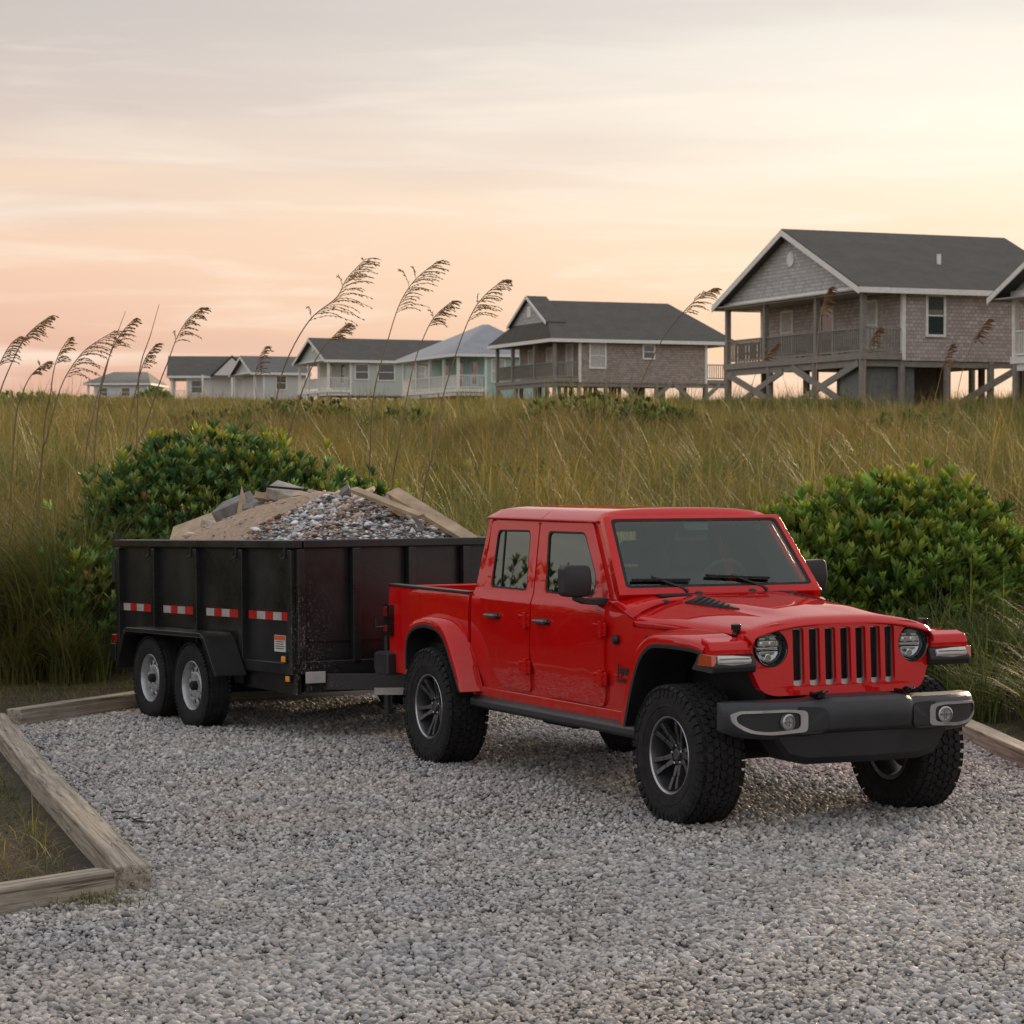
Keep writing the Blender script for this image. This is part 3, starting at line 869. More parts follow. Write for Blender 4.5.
def build_shrubs():
    shrub((-3.2, 27.2), (1.85, 1.5, 2.14), 4800, .135, "big dark green broad-leaved bush behind the black trailer", PAL_L, 1, lobes=9, hotp=.24)
    shrub((-1.75, 28.3), (1.0, .9, 1.62), 1200, .135, "lower yellow green end of the hedge behind the rubble heap", PAL_L, 2, lobes=5, hotp=.3)
    shrub((-4.25, 25.6), (.62, .7, 1.15), 560, .13, "small green bush squeezed between the tall grass and the trailer tail", PAL_L, 3, lobes=4)
    shrub((3.84, 25.4), (1.66, 1.4, 1.78), 4800, .145, "big rounded green bush with yellow sunlight painted on its tips right of the red truck", PAL_R, 4, lobes=9, wfac=.25)
    shrub((5.05, 25.2), (.75, .8, 1.25), 900, .145, "smaller green bush at the right edge joined to the big rounded bush", PAL_R, 5, lobes=4, wfac=.25)
    shrub((3.5, 23.4), (.38, .4, .62), 110, .17, "low leafy sprig at the foot of the right bush", PAL_R, 6, lobes=3, wfac=.25)
    # bushes scattered over the dune
    sp = [(595, 60, 2.0, 1.0, "round dark green bush in the grass below the middle house"), (655, 62, 1.4, .62, "lower olive bush right of the round bush in the grass"),
          (410, 66, 1.5, .55, "dark bush in the grass below the teal house"), (470, 44, 1.8, .55, "wide low green bush in the middle of the field"),
          (560, 45, 1.4, .42, "flat green bush above the truck roof"), (905, 58, 1.5, .6, "low green bush in the grass below the large house"),
          (770, 60, 1.6, .55, "olive green bush in the grass left of the stilts"), (300, 70, 2.0, .7, "dark bush in the grass below the white houses"),
          (215, 64, 1.7, .6, "green bush in the far grass left of centre"), (85, 66, 2.4, .6, "long low bush in the grass at the far left")]
    for i, (px, d, w, h, lb) in enumerate(sp):
        x = (px - 512) / FPX * d
        shrub((x, d), (w, w * .7, h + .12), 300, .14, lb, PAL_L * .62, 30 + i, lobes=4, nl=7, hotp=.08, group="bushes scattered over the dune")
    # dark scrub along the horizon at far left
    for i, (px, d, w, h, lb) in enumerate([(10, 255, 9, .9, "dark scrub on the skyline at the left edge"), (40, 262, 4, .7, "dark scrub on the skyline left of the smallest house"),
                                           (156, 250, 1.8, 1.3, "dark bush between the smallest house and the white gabled house")]):
        x = (px - 512) / FPX * d
        shrub((x, d), (w, 3, h), 340, .6, lb, PAL_L, 60 + i, lobes=6, nl=6, group="scrub along the skyline")
    # outside the frame on the left: the bushes mirrored in the side windows
    for i, (x, y, w, h) in enumerate([(-9.0, 23.8, 1.9, 2.92), (-12.6, 26.6, 2.4, 2.8), (-17, 30.5, 3.0, 3.1)]):
        shrub((x, y), (w, w, h), 1400, .13, ["nearest", "second", "farthest"][i] + " of the bushes out of frame to the left, mirrored in the truck windows", PAL_L * .6, 80 + i, lobes=7, nl=7)


def curve_pts(pts, n):
    """Catmull-Rom through points"""
    P = [pts[0]] + list(pts) + [pts[-1]]; out = []
    segs = len(pts) - 1
    for i in range(n + 1):
        t = i / n * segs; k = min(int(t), segs - 1); u = t - k
        a, b, c, d = P[k], P[k + 1], P[k + 2], P[k + 3]
        out.append(tuple(.5 * (2 * b[j] + (c[j] - a[j]) * u + (2 * a[j] - 5 * b[j] + 4 * c[j] - d[j]) * u * u + (3 * b[j] - a[j] - 3 * c[j] + d[j]) * u ** 3) for j in range(len(a))))
    return out


def sea_oat(px_pts, d, head, label, seed, dens=1.0, pale=False, droop=1.0, size=1.0):
    """px_pts from base up to the tip; head = fraction of the curve that carries the plume (0: bare)"""
    g = random.Random(seed)
    cp = [at(x, y, d + .12 * math.sin(i * 1.3 + seed)) for i, (x, y) in enumerate(px_pts)]
    # carry the stem on down into the ground
    b = cp[0]; dirv = (cp[0] - cp[1]).normalized(); zg = gz(b.x, b.y)
    if b.z > zg:
        q = Vector((b.x + dirv.x * (b.z - zg) * .25, b.y, zg - .03)); cp = [q] + cp
    cv = [Vector(p) for p in curve_pts([tuple(p) for p in cp], 40)]
    root = empty("sea_oat", cv[0])
    loc = [p - cv[0] for p in cv]
    rs = [.0115 - .0085 * i / 40 for i in range(41)]
    MB().tube(loc, [r_ * size * (.6 if pale else 1) for r_ in rs], 5).build("stem", "oat_seed_pale" if pale else "oat_stem", root, noclean=True)
    lf = MB()
    for k in range(3):
        i = g.randint(2, 12); p = loc[i]; s_ = g.choice((-1, 1)); Lf = g.uniform(.4, .7)
        pts = [p + Vector((s_ * Lf * t * .7, g.uniform(-.1, .1) * t, Lf * (t - .9 * t * t))) for t in [j / 6 for j in range(7)]]
        for j in range(6):
            w1 = .006 * (1 - j / 6); w2 = .006 * (1 - (j + 1) / 6) + .0004
            lf.add([pts[j] + Vector((0, w1, 0)), pts[j] - Vector((0, w1, 0)), pts[j + 1] - Vector((0, w2, 0)), pts[j + 1] + Vector((0, w2, 0))], [(0, 1, 2, 3)])
    lf.build("leaf_blade", "oat_seed_pale" if pale else "oat_stem", root, noclean=True)
    if head:
        i0 = int(40 * (1 - head)); mb = MB(); HL = (cv[40] - cv[i0]).length
        nb = int(20 * dens)
        for b_ in range(nb):
            t = b_ / nb; fi = i0 + (40 - i0) * t; i = min(int(fi), 39); p = loc[i].lerp(loc[i + 1], fi - i)
            tang = (loc[i + 1] - loc[i]).normalized()
            bl = HL * (.43 * (1 - t) ** .6 + .10) * g.uniform(.55, 1.2)
            side = Vector((1, g.uniform(-.5, .5), 0)).normalized()
            if g.random() < .04: side = -side
            dr = (tang * 1.0 + side * g.uniform(.35, .85)).normalized()
            bp = []; nS = 9
            for j in range(nS + 1):
                u = j / nS; q = p + dr * bl * u + Vector((side.x * .06 * bl * u * u, 0, -.52 * droop * bl * u * u * (1 - t * .4)))
                bp.append(q)
            mb.tube(bp, .0030 * size, 3, False)
            for j in range(1, nS + 1):
                for rep in range(2 if g.random() < .35 else 1):
                    u = bp[j]; v_ = (bp[j] - bp[j - 1]).normalized()
                    dd = (v_ + Vector((g.uniform(-.4, .4), g.uniform(-.4, .4), g.uniform(-.6, .05)))).normalized()
                    L_ = .042 * size * g.uniform(.8, 1.3); W_ = .0068 * size * g.uniform(.8, 1.2)
                    n_ = Vector((g.uniform(-1, 1), g.uniform(-1, 1), g.uniform(-1, 1))).normalized(); s2 = dd.cross(n_).normalized(); s3 = dd.cross(s2)
                    mb.add([u, u + dd * L_ * .45 + s2 * W_, u + dd * L_, u + dd * L_ * .45 - s2 * W_, u + dd * L_ * .45 + s3 * W_ * .6, u + dd * L_ * .45 - s3 * W_ * .6],
                           [(0, 1, 2, 3), (0, 4, 2, 5)])
        mb.build("seed_head", "oat_seed_pale" if pale else "oat_seed", root, noclean=True)
    tag(root, label, "sea oat", "sea oats standing above the dune grass")


def build_sea_oats():
    L6 = lambda l: [(u / 3.413, 250 + v / 3.413) for u, v in l]
    L7 = lambda l: [(260 + u / 3.938, 250 + v / 3.938) for u, v in l]
    T = [
        (L7([(20, 900), (45, 730), (90, 480), (190, 285), (300, 190), (345, 110), (418, 35)]), 28, .42, "tallest sea oat, its long double plume above the sage gabled house", 1.6, 1.0),
        (L7([(90, 900), (110, 740), (180, 520), (240, 400), (300, 330), (345, 290)]), 28.5, .24, "short sea oat plume just below and right of the tallest plume", 1.0, .8),
        (L7([(430, 960), (435, 780), (450, 560), (500, 370), (550, 215), (610, 120), (700, 45)]), 28, .32, "sea oat with upright plume in the sky left of the teal house's hip roof", 1.2, 1.0),
        (L7([(520, 960), (545, 780), (575, 600), (610, 440), (660, 310), (700, 250), (760, 200)]), 28, .26, "sea oat whose plume crosses the left slope of the teal house's roof", .95, .9),
        (L7([(640, 1000), (685, 780), (710, 620), (765, 430), (825, 270), (880, 185), (958, 118)]), 28, .30, "sea oat plume directly above the hip roof of the teal house", 1.1, 1.0),
        ([(618, 470), (628, 420), (640, 385), (662, 340), (681, 315), (698, 298), (714, 288)], 30, .26, "sea oat plume over the right end of the middle brown house's roof", .9, .9),
        (L6([(-60, 560), (-20, 440), (10, 370), (40, 320), (70, 295)]), 29, .5, "leftmost sea oat plume, cut by the left edge", 1.0, 1.0),
        (L6([(-30, 620), (0, 490), (35, 400), (80, 310), (120, 265), (172, 226)]), 29, .34, "tall sea oat plume second from the left edge", 1.1, 1.0),
        (L6([(50, 620), (75, 500), (100, 440), (130, 405), (165, 380)]), 31, .34, "small low sea oat plume left of the smallest house", .8, .8),
        (L6([(150, 640), (172, 500), (185, 410), (205, 350), (237, 300)]), 30, .34, "slim upright sea oat plume above the skyline scrub", .8, .8),
        (L6([(140, 740), (160, 640), (205, 480), (245, 400), (300, 335), (395, 275)]), 29, .42, "sea oat with the broad drooping plume leaning over the smallest house", 1.2, 1.2),
        (L6([(290, 740), (320, 560), (350, 440), (380, 350), (415, 285), (460, 235)]), 29, .30, "sea oat with narrow plume above the smallest house's right end", .9, .9),
        (L6([(410, 760), (430, 640), (455, 520), (480, 420), (500, 365), (535, 320)]), 30, .30, "small sea oat plume between the smallest house and the white gabled one", .8, .9),
        (L6([(440, 760), (490, 620), (540, 470), (575, 380), (605, 300), (640, 240), (685, 198)]), 29, .32, "sea oat plume above the left end of the white gabled house", 1.0, 1.0),
        (L6([(860, 620), (875, 520), (870, 440), (885, 370), (905, 330)]), 34, .40, "brownish sea oat head in front of the white gabled house", .8, .8),
        (L6([(470, 560), (480, 400), (515, 290), (545, 185)]), 30, 0, "bare thin stalk rising between the white gabled house and the smallest", 0, 1),
        (L6([(330, 600), (365, 400), (400, 290), (430, 210)]), 30, 0, "bare thin stalk rising above the smallest house", 0, 1),
        ([(818, 430), (816, 370), (819, 325), (824, 300), (829, 288)], 33, .34, "pale tan sea oat head hanging before the large house's porch", 1.0, 1.2),
        ([(866, 425), (864, 385), (866, 355), (872, 338), (878, 328)], 33, .36, "pale sea oat head by the corner post of the large house", .8, .9),
        ([(955, 425), (960, 380), (970, 348), (978, 332), (987, 320)], 33, .34, "orange tan sea oat head before the shingle side wall", .9, 1.0),
        ([(930, 430), (938, 385), (944, 362), (950, 345)], 34, .34, "small orange sea oat head under the side window of the large house", .7, .9),
        ([(742, 440), (752, 385), (763, 360), (775, 345)], 34, .3, "small pale sea oat head in front of the cross braces", .7, .8),
    ]
    for i, (pp, d, hd, lb, dn, dr) in enumerate(T):
        sea_oat(pp, d, hd, lb, 100 + i, max(dn, .1), i >= 17 or i == 14, dr, 1.0)
    # plain flowering stalks rising from the field
    g = random.Random(77)
    col = MB()


# ------------------------------------------------------------------ houses
HX, HY = (.927, .375), (-.375, .927)


def window(parent, c, w, h, face, frame="white_trim", curtain=False, name="window", fr=.10):
    """face '-y' (side wall) or '-x' (front wall); c = centre on the wall plane"""
    mb = MB(); t = .06
    def B(u, z, su, sz, dep=t, off=0.0):
        if face == "-y": mb.box((c[0] + u, c[1] - dep / 2 - off, c[2] + z), (su, dep, sz))
        else: mb.box((c[0] - dep / 2 - off, c[1] + u, c[2] + z), (dep, su, sz))
    B(-w / 2 - fr / 2, 0, fr, h + 2 * fr); B(w / 2 + fr / 2, 0, fr, h + 2 * fr)
    B(0, h / 2 + fr / 2, w, fr, t + .01); B(0, -h / 2 - fr / 2, w, fr, t + .02)
    B(0, 0, w, .05, .04)
    f = mb.build(name, frame, parent)
    mb = MB(); B(0, 0, w, h, .025); mb.build("pane", "curtain" if curtain else "house_glass", f)
    return f


def house(name, P0, w, s, pd, zd, ze, zr, zg, walls, roofm, label, rot=None, trim="white_trim", posts=(0, .34, .67, 1), pmat="deck_timber",
          side_windows=(), doors=(), gable_mat=None, hip=0.0, hip_front=0.0, railing=True, cross=False, pil=True, back_porch=0.0, fence_side=True, over=.45, pil_side=5, skirt=0.0, rail_mat=None, post_w=.2, vent=True):
    root = empty(name, (P0[0], P0[1], 0), math.atan2(HX[1], HX[0]) if rot is None else rot)
    gable_mat = gable_mat or walls; rail_mat = rail_mat or pmat
    s2 = s - back_porch
    # walls of the rooms
    mb = MB(); z0 = zd - .28 - skirt
    poly = [(pd, .02), (s2, .02), (s2, w - .02), (pd, w - .02)]
    mb.prism(poly, z0, ze + .02, "z"); mb.build("wall", walls, root)
    for (x, y) in ((pd, .02), (s2, .02), (pd, w - .02)):
        MB().box((x, y, (z0 + ze) / 2), (.16, .16, ze - z0 - .02)).build("corner_board", trim, root)
    # roof
    oy = over; rise = (zr - ze) / (w / 2); zo = ze - rise * oy; t = .16
    mb = MB()
    if hip == 0 and hip_front == 0:
        for sg in (0, 1):
            ya, yb = (-oy, w / 2) if sg == 0 else (w + oy, w / 2)
            mb.loft([[(x, ya, zo), (x, yb, zr), (x, yb, zr + t), (x, ya, zo + t)] for x in (-over, s + over)])
    else:
        a, b = (-over, s + over); zc = ze - .12
        hf = hip_front; hb = hip
        V = [(a, -oy, zc), (b, -oy, zc), (b, w + oy, zc), (a, w + oy, zc), (a, -oy, zc + t), (b, -oy, zc + t), (b, w + oy, zc + t), (a, w + oy, zc + t),
             (a + hf, w / 2, zr), (b - hb, w / 2, zr)]
        F = [(3, 2, 1, 0), (0, 1, 5, 4), (1, 2, 6, 5), (2, 3, 7, 6), (3, 0, 4, 7), (4, 5, 9, 8), (6, 7, 8, 9), (7, 4, 8), (5, 6, 9)]
        mb.add(V, F)
    rf = mb.build("roof", roofm, root)
    # fascia boards and rakes
    mb = MB(); fz = (zo if hip == 0 and hip_front == 0 else ze - .12)
    for y in (-oy - .02, w + oy + .02):
        mb.box(((s) / 2, y, fz + .03), (s + 2 * over, .04, .22))
    if hip_front == 0 and hip == 0:
        for x in (-over - .02, s + over + .02):
            for sg in (0, 1):
                y0 = -oy if sg == 0 else w + oy
                mb.loft([[(x - .02, y0, zo - .13), (x - .02, w / 2, zr - .13), (x - .02, w / 2, zr + .10), (x - .02, y0, zo + .10)],
                         [(x + .02, y0, zo - .13), (x + .02, w / 2, zr - .13), (x + .02, w / 2, zr + .10), (x + .02, y0, zo + .10)]])
    else:
        mb.box((-over - .02, w / 2, fz + .03), (.04, w + 2 * oy, .22)); mb.box((s + over + .02, w / 2, fz + .03), (.04, w + 2 * oy, .22))
    mb.build("fascia", trim, root, noclean=True)
    # ceiling under the porch and eaves
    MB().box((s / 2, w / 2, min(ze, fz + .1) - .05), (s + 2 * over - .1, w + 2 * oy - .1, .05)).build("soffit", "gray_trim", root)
    if hip_front == 0:
        mb = MB(); mb.prism([(0.0, ze - .02), (w, ze - .02), (w / 2, zr - .03)], -.0, .12, "x")
        mb.build("gable_wall", gable_mat, root)
        mb = MB(); mb.box((-.045, w / 2, ze - .10), (.09, w + .1, .24)); mb.build("gable_beam", trim, root)
        if vent:
            mb = MB(); mb.tube([(-.06, w / 2, ze + (zr - ze) * .58), (.0, w / 2, ze + (zr - ze) * .58)], .30, 16); mb.build("gable_vent", trim, root)
    elif vent:
        # small dutch gable at the head of the front hip
        gx = -over + hip_front * .42; gw = w * .30; zb = ze - .12 + t + (zr - ze) * .42
        mb = MB(); mb.prism([(w / 2 - gw, zb), (w / 2 + gw, zb), (w / 2, zr + .12)], gx, gx + hip_front * .6, "x"); g_ = mb.build("gable_wall", gable_mat, root)
        mb = MB()
        for sg in (-1, 1):
            mb.loft([[(x, w / 2 + sg * (gw + .3), zb - .12), (x, w / 2, zr + .14), (x, w / 2, zr + .26), (x, w / 2 + sg * (gw + .3), zb)] for x in (gx - .25, gx + hip_front * .62)])
        mb.build("gable_roof", roofm, g_)
        mb = MB()
        for sg in (-1, 1):
            mb.loft([[(x, w / 2 + sg * (gw + .32), zb - .2), (x, w / 2, zr + .06), (x, w / 2, zr + .25), (x, w / 2 + sg * (gw + .32), zb)] for x in (gx - .30, gx - .25)])
        mb.build("rake_board", trim, g_)
        mb = MB(); mb.box((gx - .03, w / 2, zb + (zr - zb) * .5), (.06, .6, .7)); mb.build("gable_vent", trim, g_)
    # deck
    MB().box((pd / 2 - .05, w / 2, zd - .13), (pd + .1, w + .1, .26)).build("deck", pmat, root)
    if back_porch: MB().box((s2 + back_porch / 2, w / 2, zd - .13), (back_porch, w, .26)).build("deck", pmat, root)
    for q in posts:
        y = .1 + q * (w - .2)
        MB().box((.05, y, (zd + ze - .22) / 2), (post_w, post_w, ze - .22 - zd)).build("post", pmat, root)
    if back_porch:
        for q in (0, .5, 1): MB().box((s - .1, .1 + q * (w - .2), (zd + ze - .2) / 2), (.2, .2, ze - .2 - zd)).build("post", pmat, root)
    if railing:
        def rail(a, b):
            a = Vector(a); b = Vector(b); m_ = MB()
            m_.beam(a + Vector((0, 0, .98)), b + Vector((0, 0, .98)), .1, .06); m_.beam(a + Vector((0, 0, .1)), b + Vector((0, 0, .1)), .05, .07)
            n = int((b - a).length / .15)
            for i in range(1, n):
                p = a.lerp(b, i / n); m_.box((p.x, p.y, zd + .52), (.045, .045, .86))
            m_.build("railing", rail_mat, root, noclean=True, smooth=False)
        ps = sorted(posts)
        for a, b in zip(ps, ps[1:]): rail((.05, .2 + a * (w - .2), zd), (.05, b * (w - .2), zd))
        rail((.2, .06, zd), (pd - .1, .06, zd))
        if back_porch: rail((s2, .06, zd), (s - .2, .06, zd))
    # pilings
    if pil:
        xs = [.05] + [pd + (s2 - pd) * i / (pil_side - 1) for i in range(pil_side)] + ([s - .1] if back_porch else [])
        for x in xs:
            for q in (0, .33, .67, 1):
                y = .15 + q * (w - .3)
                MB().tube([(x + (.08 if x > pd else 0), y, zg - .6), (x + (.08 if x > pd else 0), y, zd - .25)], .15, 8).build("piling", "piling_wood", root)
        MB().box((s / 2, .15, zd - .40), (s, .12, .26)).build("girder", pmat, root)
        MB().box((.05, w / 2, zd - .40), (.12, w, .26)).build("girder", pmat, root)
    for (a, b) in (cross or ()):
        MB().beam(a, b, .09, .26).build("cross_brace", pmat, root)
    for x, z, ww, hh, cu in side_windows: window(root, (x, .02, z), ww, hh, "-y", trim, cu)
    for y, z, ww, hh, cu, nm in doors: window(root, (pd, y, z), ww, hh, "-x", trim, cu, nm)
    tag(root, label, "house")
    return root


def build_houses():
    # H1 large shingle house on stilts
    P = (13.8, 99.0); w, s, zd, ze, zr, zg = 11.9, 9.9, 6.75, 9.35, 11.95, 4.55
    cr = [((-.05, .3, zd - .4), (-.05, 5.6, zg + .3)), ((-.13, 5.6, zd - .4), (-.13, .3, zg - .1)),
          ((-.05, 6.6, zd - .5), (-.05, 11.4, zg + .2)), ((-.13, 11.4, zd - .5), (-.13, 6.6, zg + .2)),
          ((4.3, -.02, zg + .2), (7.2, -.02, zd - .5)), ((8.2, -.02, zd - .5), (9.8, -.02, zg + .2))]
    h = house("stilt_house", P, w, s, 1.8, zd, ze, zr, zg, "shingle_brown", "asphalt_shingle",
              "large weathered shingle house on stilts with deep gabled porch, right of centre", gable_mat="shingle_gray",
              side_windows=[(3.28, 8.27, .72, 1.5, False)], doors=[(2.5, 8.0, .9, 1.8, True, "window"), (6.1, 7.85, .95, 2.05, False, "door"), (9.6, 8.05, .9, 1.7, True, "window")],
              posts=(0, .32, .70, 1), cross=cr)
    mb = MB(); mb.box((1.3, .4, 5.45), (2.4, .12, 2.3)); mb.box((.2, 1.3, 5.45), (.1, 1.7, 2.3)); mb.build("storage_screen_wall", "lattice_gray", h)
    MB().box((4.6, 5.6, 5.5), (5.2, .15, 2.2)).build("storage_screen_wall", "piling_wood", h)  # wall added among the stilts to block bright sky and darken the gap
    mb = MB(); mb.tube([(4.9, 2.4, 10.2), (4.9, 2.4, 10.95)], .09, 8); mb.build("vent_pipe", "white_trim", h)
    # deck wing beyond the porch, brown railing against the sky
    mb = MB()
    mb.box((3.2, w + 1.3, zd - .1), (2.8, 2.6, .2)); mb.build("side_deck", "deck_timber", h)
    for x in (1.8, 4.6):
        mb = MB()
        for z in (.98, .55, .12): mb.box((x, w + 1.3, zd + z), (.08, 2.6, .09))
        for i in range(10): mb.box((x, w + .1 + i * .27, zd + .5), (.07, .07, 1.0))
        mb.build("deck_railing", "brown_timber", h, noclean=True)
    for i, (y, lb) in enumerate(((4.6, "wooden chair on the large house's porch right of the door"), (8.2, "wooden chair on the large house's porch left of the door"))):
        r = empty("porch_chair", (P[0] + HX[0] * 1.9 + HY[0] * y, P[1] + HX[1] * 1.9 + HY[1] * y, zd), math.atan2(HX[1], HX[0]))
        MB().box((0, 0, .42), (.6, .6, .06)).build("seat", "porch_furniture", r)
        MB().box((.28, 0, .8), (.06, .6, .75), ry=.15).build("backrest", "porch_furniture", r)
        for sx_ in (-.25, .25):
            for sy_ in (-.25, .25): MB().box((sx_, sy_, .2), (.06, .06, .4)).build("leg", "porch_furniture", r)
        tag(r, lb, "chair", "chairs on the porch")
    # H0 at the right edge, white porch
    house("stilt_house", (23.3, 86.3), 11.0, 10, 3.2, 6.45, 8.95, 11.6, 4.2, "shingle_brown", "asphalt_shingle",
          "house cut by the right edge, white porch posts and white railing", pmat="white_trim", posts=(0, .5, 1), rail_mat="white_trim", gable_mat="clapboard_pale", over=.7,
          doors=[(3, 7.6, .9, 2.0, True, "door"), (7.5, 7.9, 1.0, 1.3, False, "window")])
    # H2 middle house
    h = house("stilt_house", (2.7, 160), 10.0, 12.3, 1.75, 8.0, 10.45, 13.25, 6.2, "shingle_dark", "asphalt_shingle",
              "middle brown shingle house with small front gable and wraparound porch", hip=2.4, hip_front=1.9, back_porch=1.6, pmat="deck_timber", gable_mat="shingle_gray",
              side_windows=[(3.0, 9.45, 1.0, 1.5, True), (6.6, 9.75, .7, .8, False)], doors=[(1.6, 9.2, .9, 1.9, True, "door"), (4.9, 9.3, .8, 1.5, True, "window"), (8.0, 9.2, .9, 1.7, True, "window")],
              posts=(0, .33, .72, 1), cross=[((6.8, -.0, 6.6), (8.2, -.0, 7.7)), ((8.4, -.0, 7.7), (9.9, -.0, 6.5)), ((10.3, 0, 6.5), (11.7, 0, 7.7)), ((4.6, 0, 7.6), (6.2, 0, 6.5))], pil_side=6)
    # H3 teal
    house("beach_house", (-4.0, 187), 12.2, 7.0, 2.2, 8.2, 10.75, 13.35, 7.3, "clapboard_teal", "metal_roof",
          "teal clapboard house with pale hip roof and white porch posts", pmat="white_trim", hip=2.6, hip_front=4.8, posts=(0, .25, .5, .75, 1), vent=False, skirt=.5,
          side_windows=[(3.2, 9.55, .95, 1.6, True)], doors=[(2.2, 9.4, 1.1, 1.6, False, "window"), (5.2, 9.2, 1.0, 2.0, False, "door"), (8.4, 9.4, 1.1, 1.5, False, "window")], rail_mat="white_trim")
    # H4 sage gable
    house("beach_house", (-15.6, 214), 8.4, 12.0, 2.0, 9.0, 11.55, 13.4, 8.0, "clapboard_sage", "asphalt_shingle",
          "pale sage house with open gable end and white porch left of the teal house", pmat="white_trim", posts=(0, .33, .67, 1), gable_mat="clapboard_sage", rail_mat="white_trim",
          side_windows=[(3.0, 10.5, 1.1, 1.2, False), (5.2, 10.5, 1.4, 1.3, False), (8.2, 10.4, 1.0, 1.2, True)], doors=[(2.0, 10.4, 1.0, 1.6, False, "window"), (5.5, 10.2, 1.0, 1.9, False, "door")], skirt=.2)
    # small wing house behind the sage one
    house("beach_house", (-24.3, 238), 7.0, 5.0, .9, 8.9, 11.4, 12.9, 8.6, "clapboard_pale", "asphalt_shingle_light",
          "narrow pale grey house tucked between the white gabled house and the sage one", pmat="white_trim", posts=(0, 1), railing=False, skirt=.6, pil=False,
          side_windows=[(2.6, 10.4, .9, 1.2, False)], vent=False)
    # H5 long white
    h = house("beach_house", (-34.6, 256), 9.0, 10.6, 1.6, 9.2, 11.75, 13.75, 8.4, "clapboard_white", "asphalt_shingle",
              "long white house with a small cross gable over its porch", pmat="white_trim", posts=(0, .5, 1), rot=.10, skirt=.8, pil=False, rail_mat="white_trim",
              side_windows=[(2.6, 10.6, 1.1, 1.2, False), (8.6, 10.6, 1.2, 1.2, False), (9.9, 10.6, .7, 1.2, True)], vent=False)
    mb = MB(); mb.prism([(4.3, 11.7), (8.0, 11.7), (6.15, 13.5)], -1.9, -1.8, "y"); g_ = mb.build("cross_gable", "clapboard_white", h)
    mb = MB()
    for sg in (-1, 1): mb.loft([[(6.15 + sg * 2.2, y, 11.55), (6.15, y, 13.6), (6.15, y, 13.75), (6.15 + sg * 2.2, y, 11.7)] for y in (-2.0, 4.4)])
    mb.build("gable_roof", "asphalt_shingle", g_)
    MB().box((6.15, -.9, 9.3), (6.5, 1.9, .25)).build("deck", "gray_trim", h)
    for x in (3.2, 6.15, 9.2): MB().box((x, -1.7, 10.5), (.2, .2, 2.5)).build("post", "white_trim", h)
    # H6 smallest
    house("beach_house", (-48.8, 290), 10.0, 6.9, .8, 9.9, 12.1, 13.6, 9.4, "clapboard_white", "asphalt_shingle_light",
          "smallest white house on the skyline at the far left", pmat="white_trim", posts=(0, 1), rot=-.05, skirt=.9, pil=False, railing=False, hip=1.4, hip_front=2.4, vent=False,
          side_windows=[(1.8, 11.1, .9, .9, False), (4.4, 11.1, .9, .9, False)])


build_ground()
build_gravel()
build_edging()
build_houses()
build_field()
build_near_grass()
build_shrubs()
build_sea_oats()


# ------------------------------------------------------------------ the red pickup
def sheet(outline, holes, ymap, off, th, sgn, name, mat, parent, bevel=.004, levels=(.6, .7, .8, .9, 1.0, 1.1, 1.18, 1.235, 1.27, 1.30, 1.4, 1.5, 1.6, 1.7), cutx=()):
    """a body panel drawn in x,z, with holes, bent to the side of the body; sgn -1 = near (right) side"""
    loops = [[Vector((p[0], p[1], 0)) for p in outline]] + [[Vector((p[0], p[1], 0)) for p in h] for h in holes]
    tr = tessellate_polygon(loops)
    flat = [p for l in loops for p in l]
    bm = bmesh.new()
    A = [bm.verts.new((p.x, 0, p.y)) for p in flat]; B = [bm.verts.new((p.x, 1, p.y)) for p in flat]
    for t in tr:
        try:
            bm.faces.new([A[i] for i in t]); bm.faces.new([B[i] for i in reversed(t)])
        except ValueError: pass
    o = 0
    for l in loops:
        n = len(l)
        for i in range(n):
            j = (i + 1) % n
            bm.faces.new((A[o + i], A[o + j], B[o + j], B[o + i]))
        o += n
    for z in levels:
        bmesh.ops.bisect_plane(bm, geom=bm.verts[:] + bm.edges[:] + bm.faces[:], plane_co=(0, 0, z), plane_no=(0, 0, 1))
    for x in cutx:
        bmesh.ops.bisect_plane(bm, geom=bm.verts[:] + bm.edges[:] + bm.faces[:], plane_co=(x, 0, 0), plane_no=(1, 0, 0))
    for v in bm.verts:
        v.co.y = sgn * (ymap(v.co.x, v.co.z) + off - v.co.y * th)
    bmesh.ops.recalc_face_normals(bm, faces=bm.faces)
    me = bpy.data.meshes.new(name); bm.to_mesh(me); bm.free()
    me.polygons.foreach_set("use_smooth", [True] * len(me.polygons)); me.set_sharp_from_angle(angle=R(30))
    me.materials.append(MATS[mat])
    ob = bpy.data.objects.new(name, me); COL.objects.link(ob); ob.parent = parent
    if bevel:
        b = ob.modifiers.new("bevel", "BEVEL"); b.width = bevel; b.segments = 2; b.limit_method = "ANGLE"; b.angle_limit = R(45); b.harden_normals = True
    return ob


def rounded(pts, r, n=4):
    out = []; m = len(pts)
    for i in range(m):
        p = Vector(pts[i]); a = Vector(pts[i - 1]); b = Vector(pts[(i + 1) % m])
        rr = r[i] if isinstance(r, (list, tuple)) else r
        if rr <= 0: out.append(tuple(p)); continue
        d1 = (a - p).normalized(); d2 = (b - p).normalized(); q = min(rr, (a - p).length * .48, (b - p).length * .48)
        s0 = p + d1 * q; s1 = p + d2 * q
        for k in range(n + 1):
            t = k / n; out.append(tuple((1 - t) ** 2 * s0 + 2 * t * (1 - t) * p + t * t * s1))
    return out


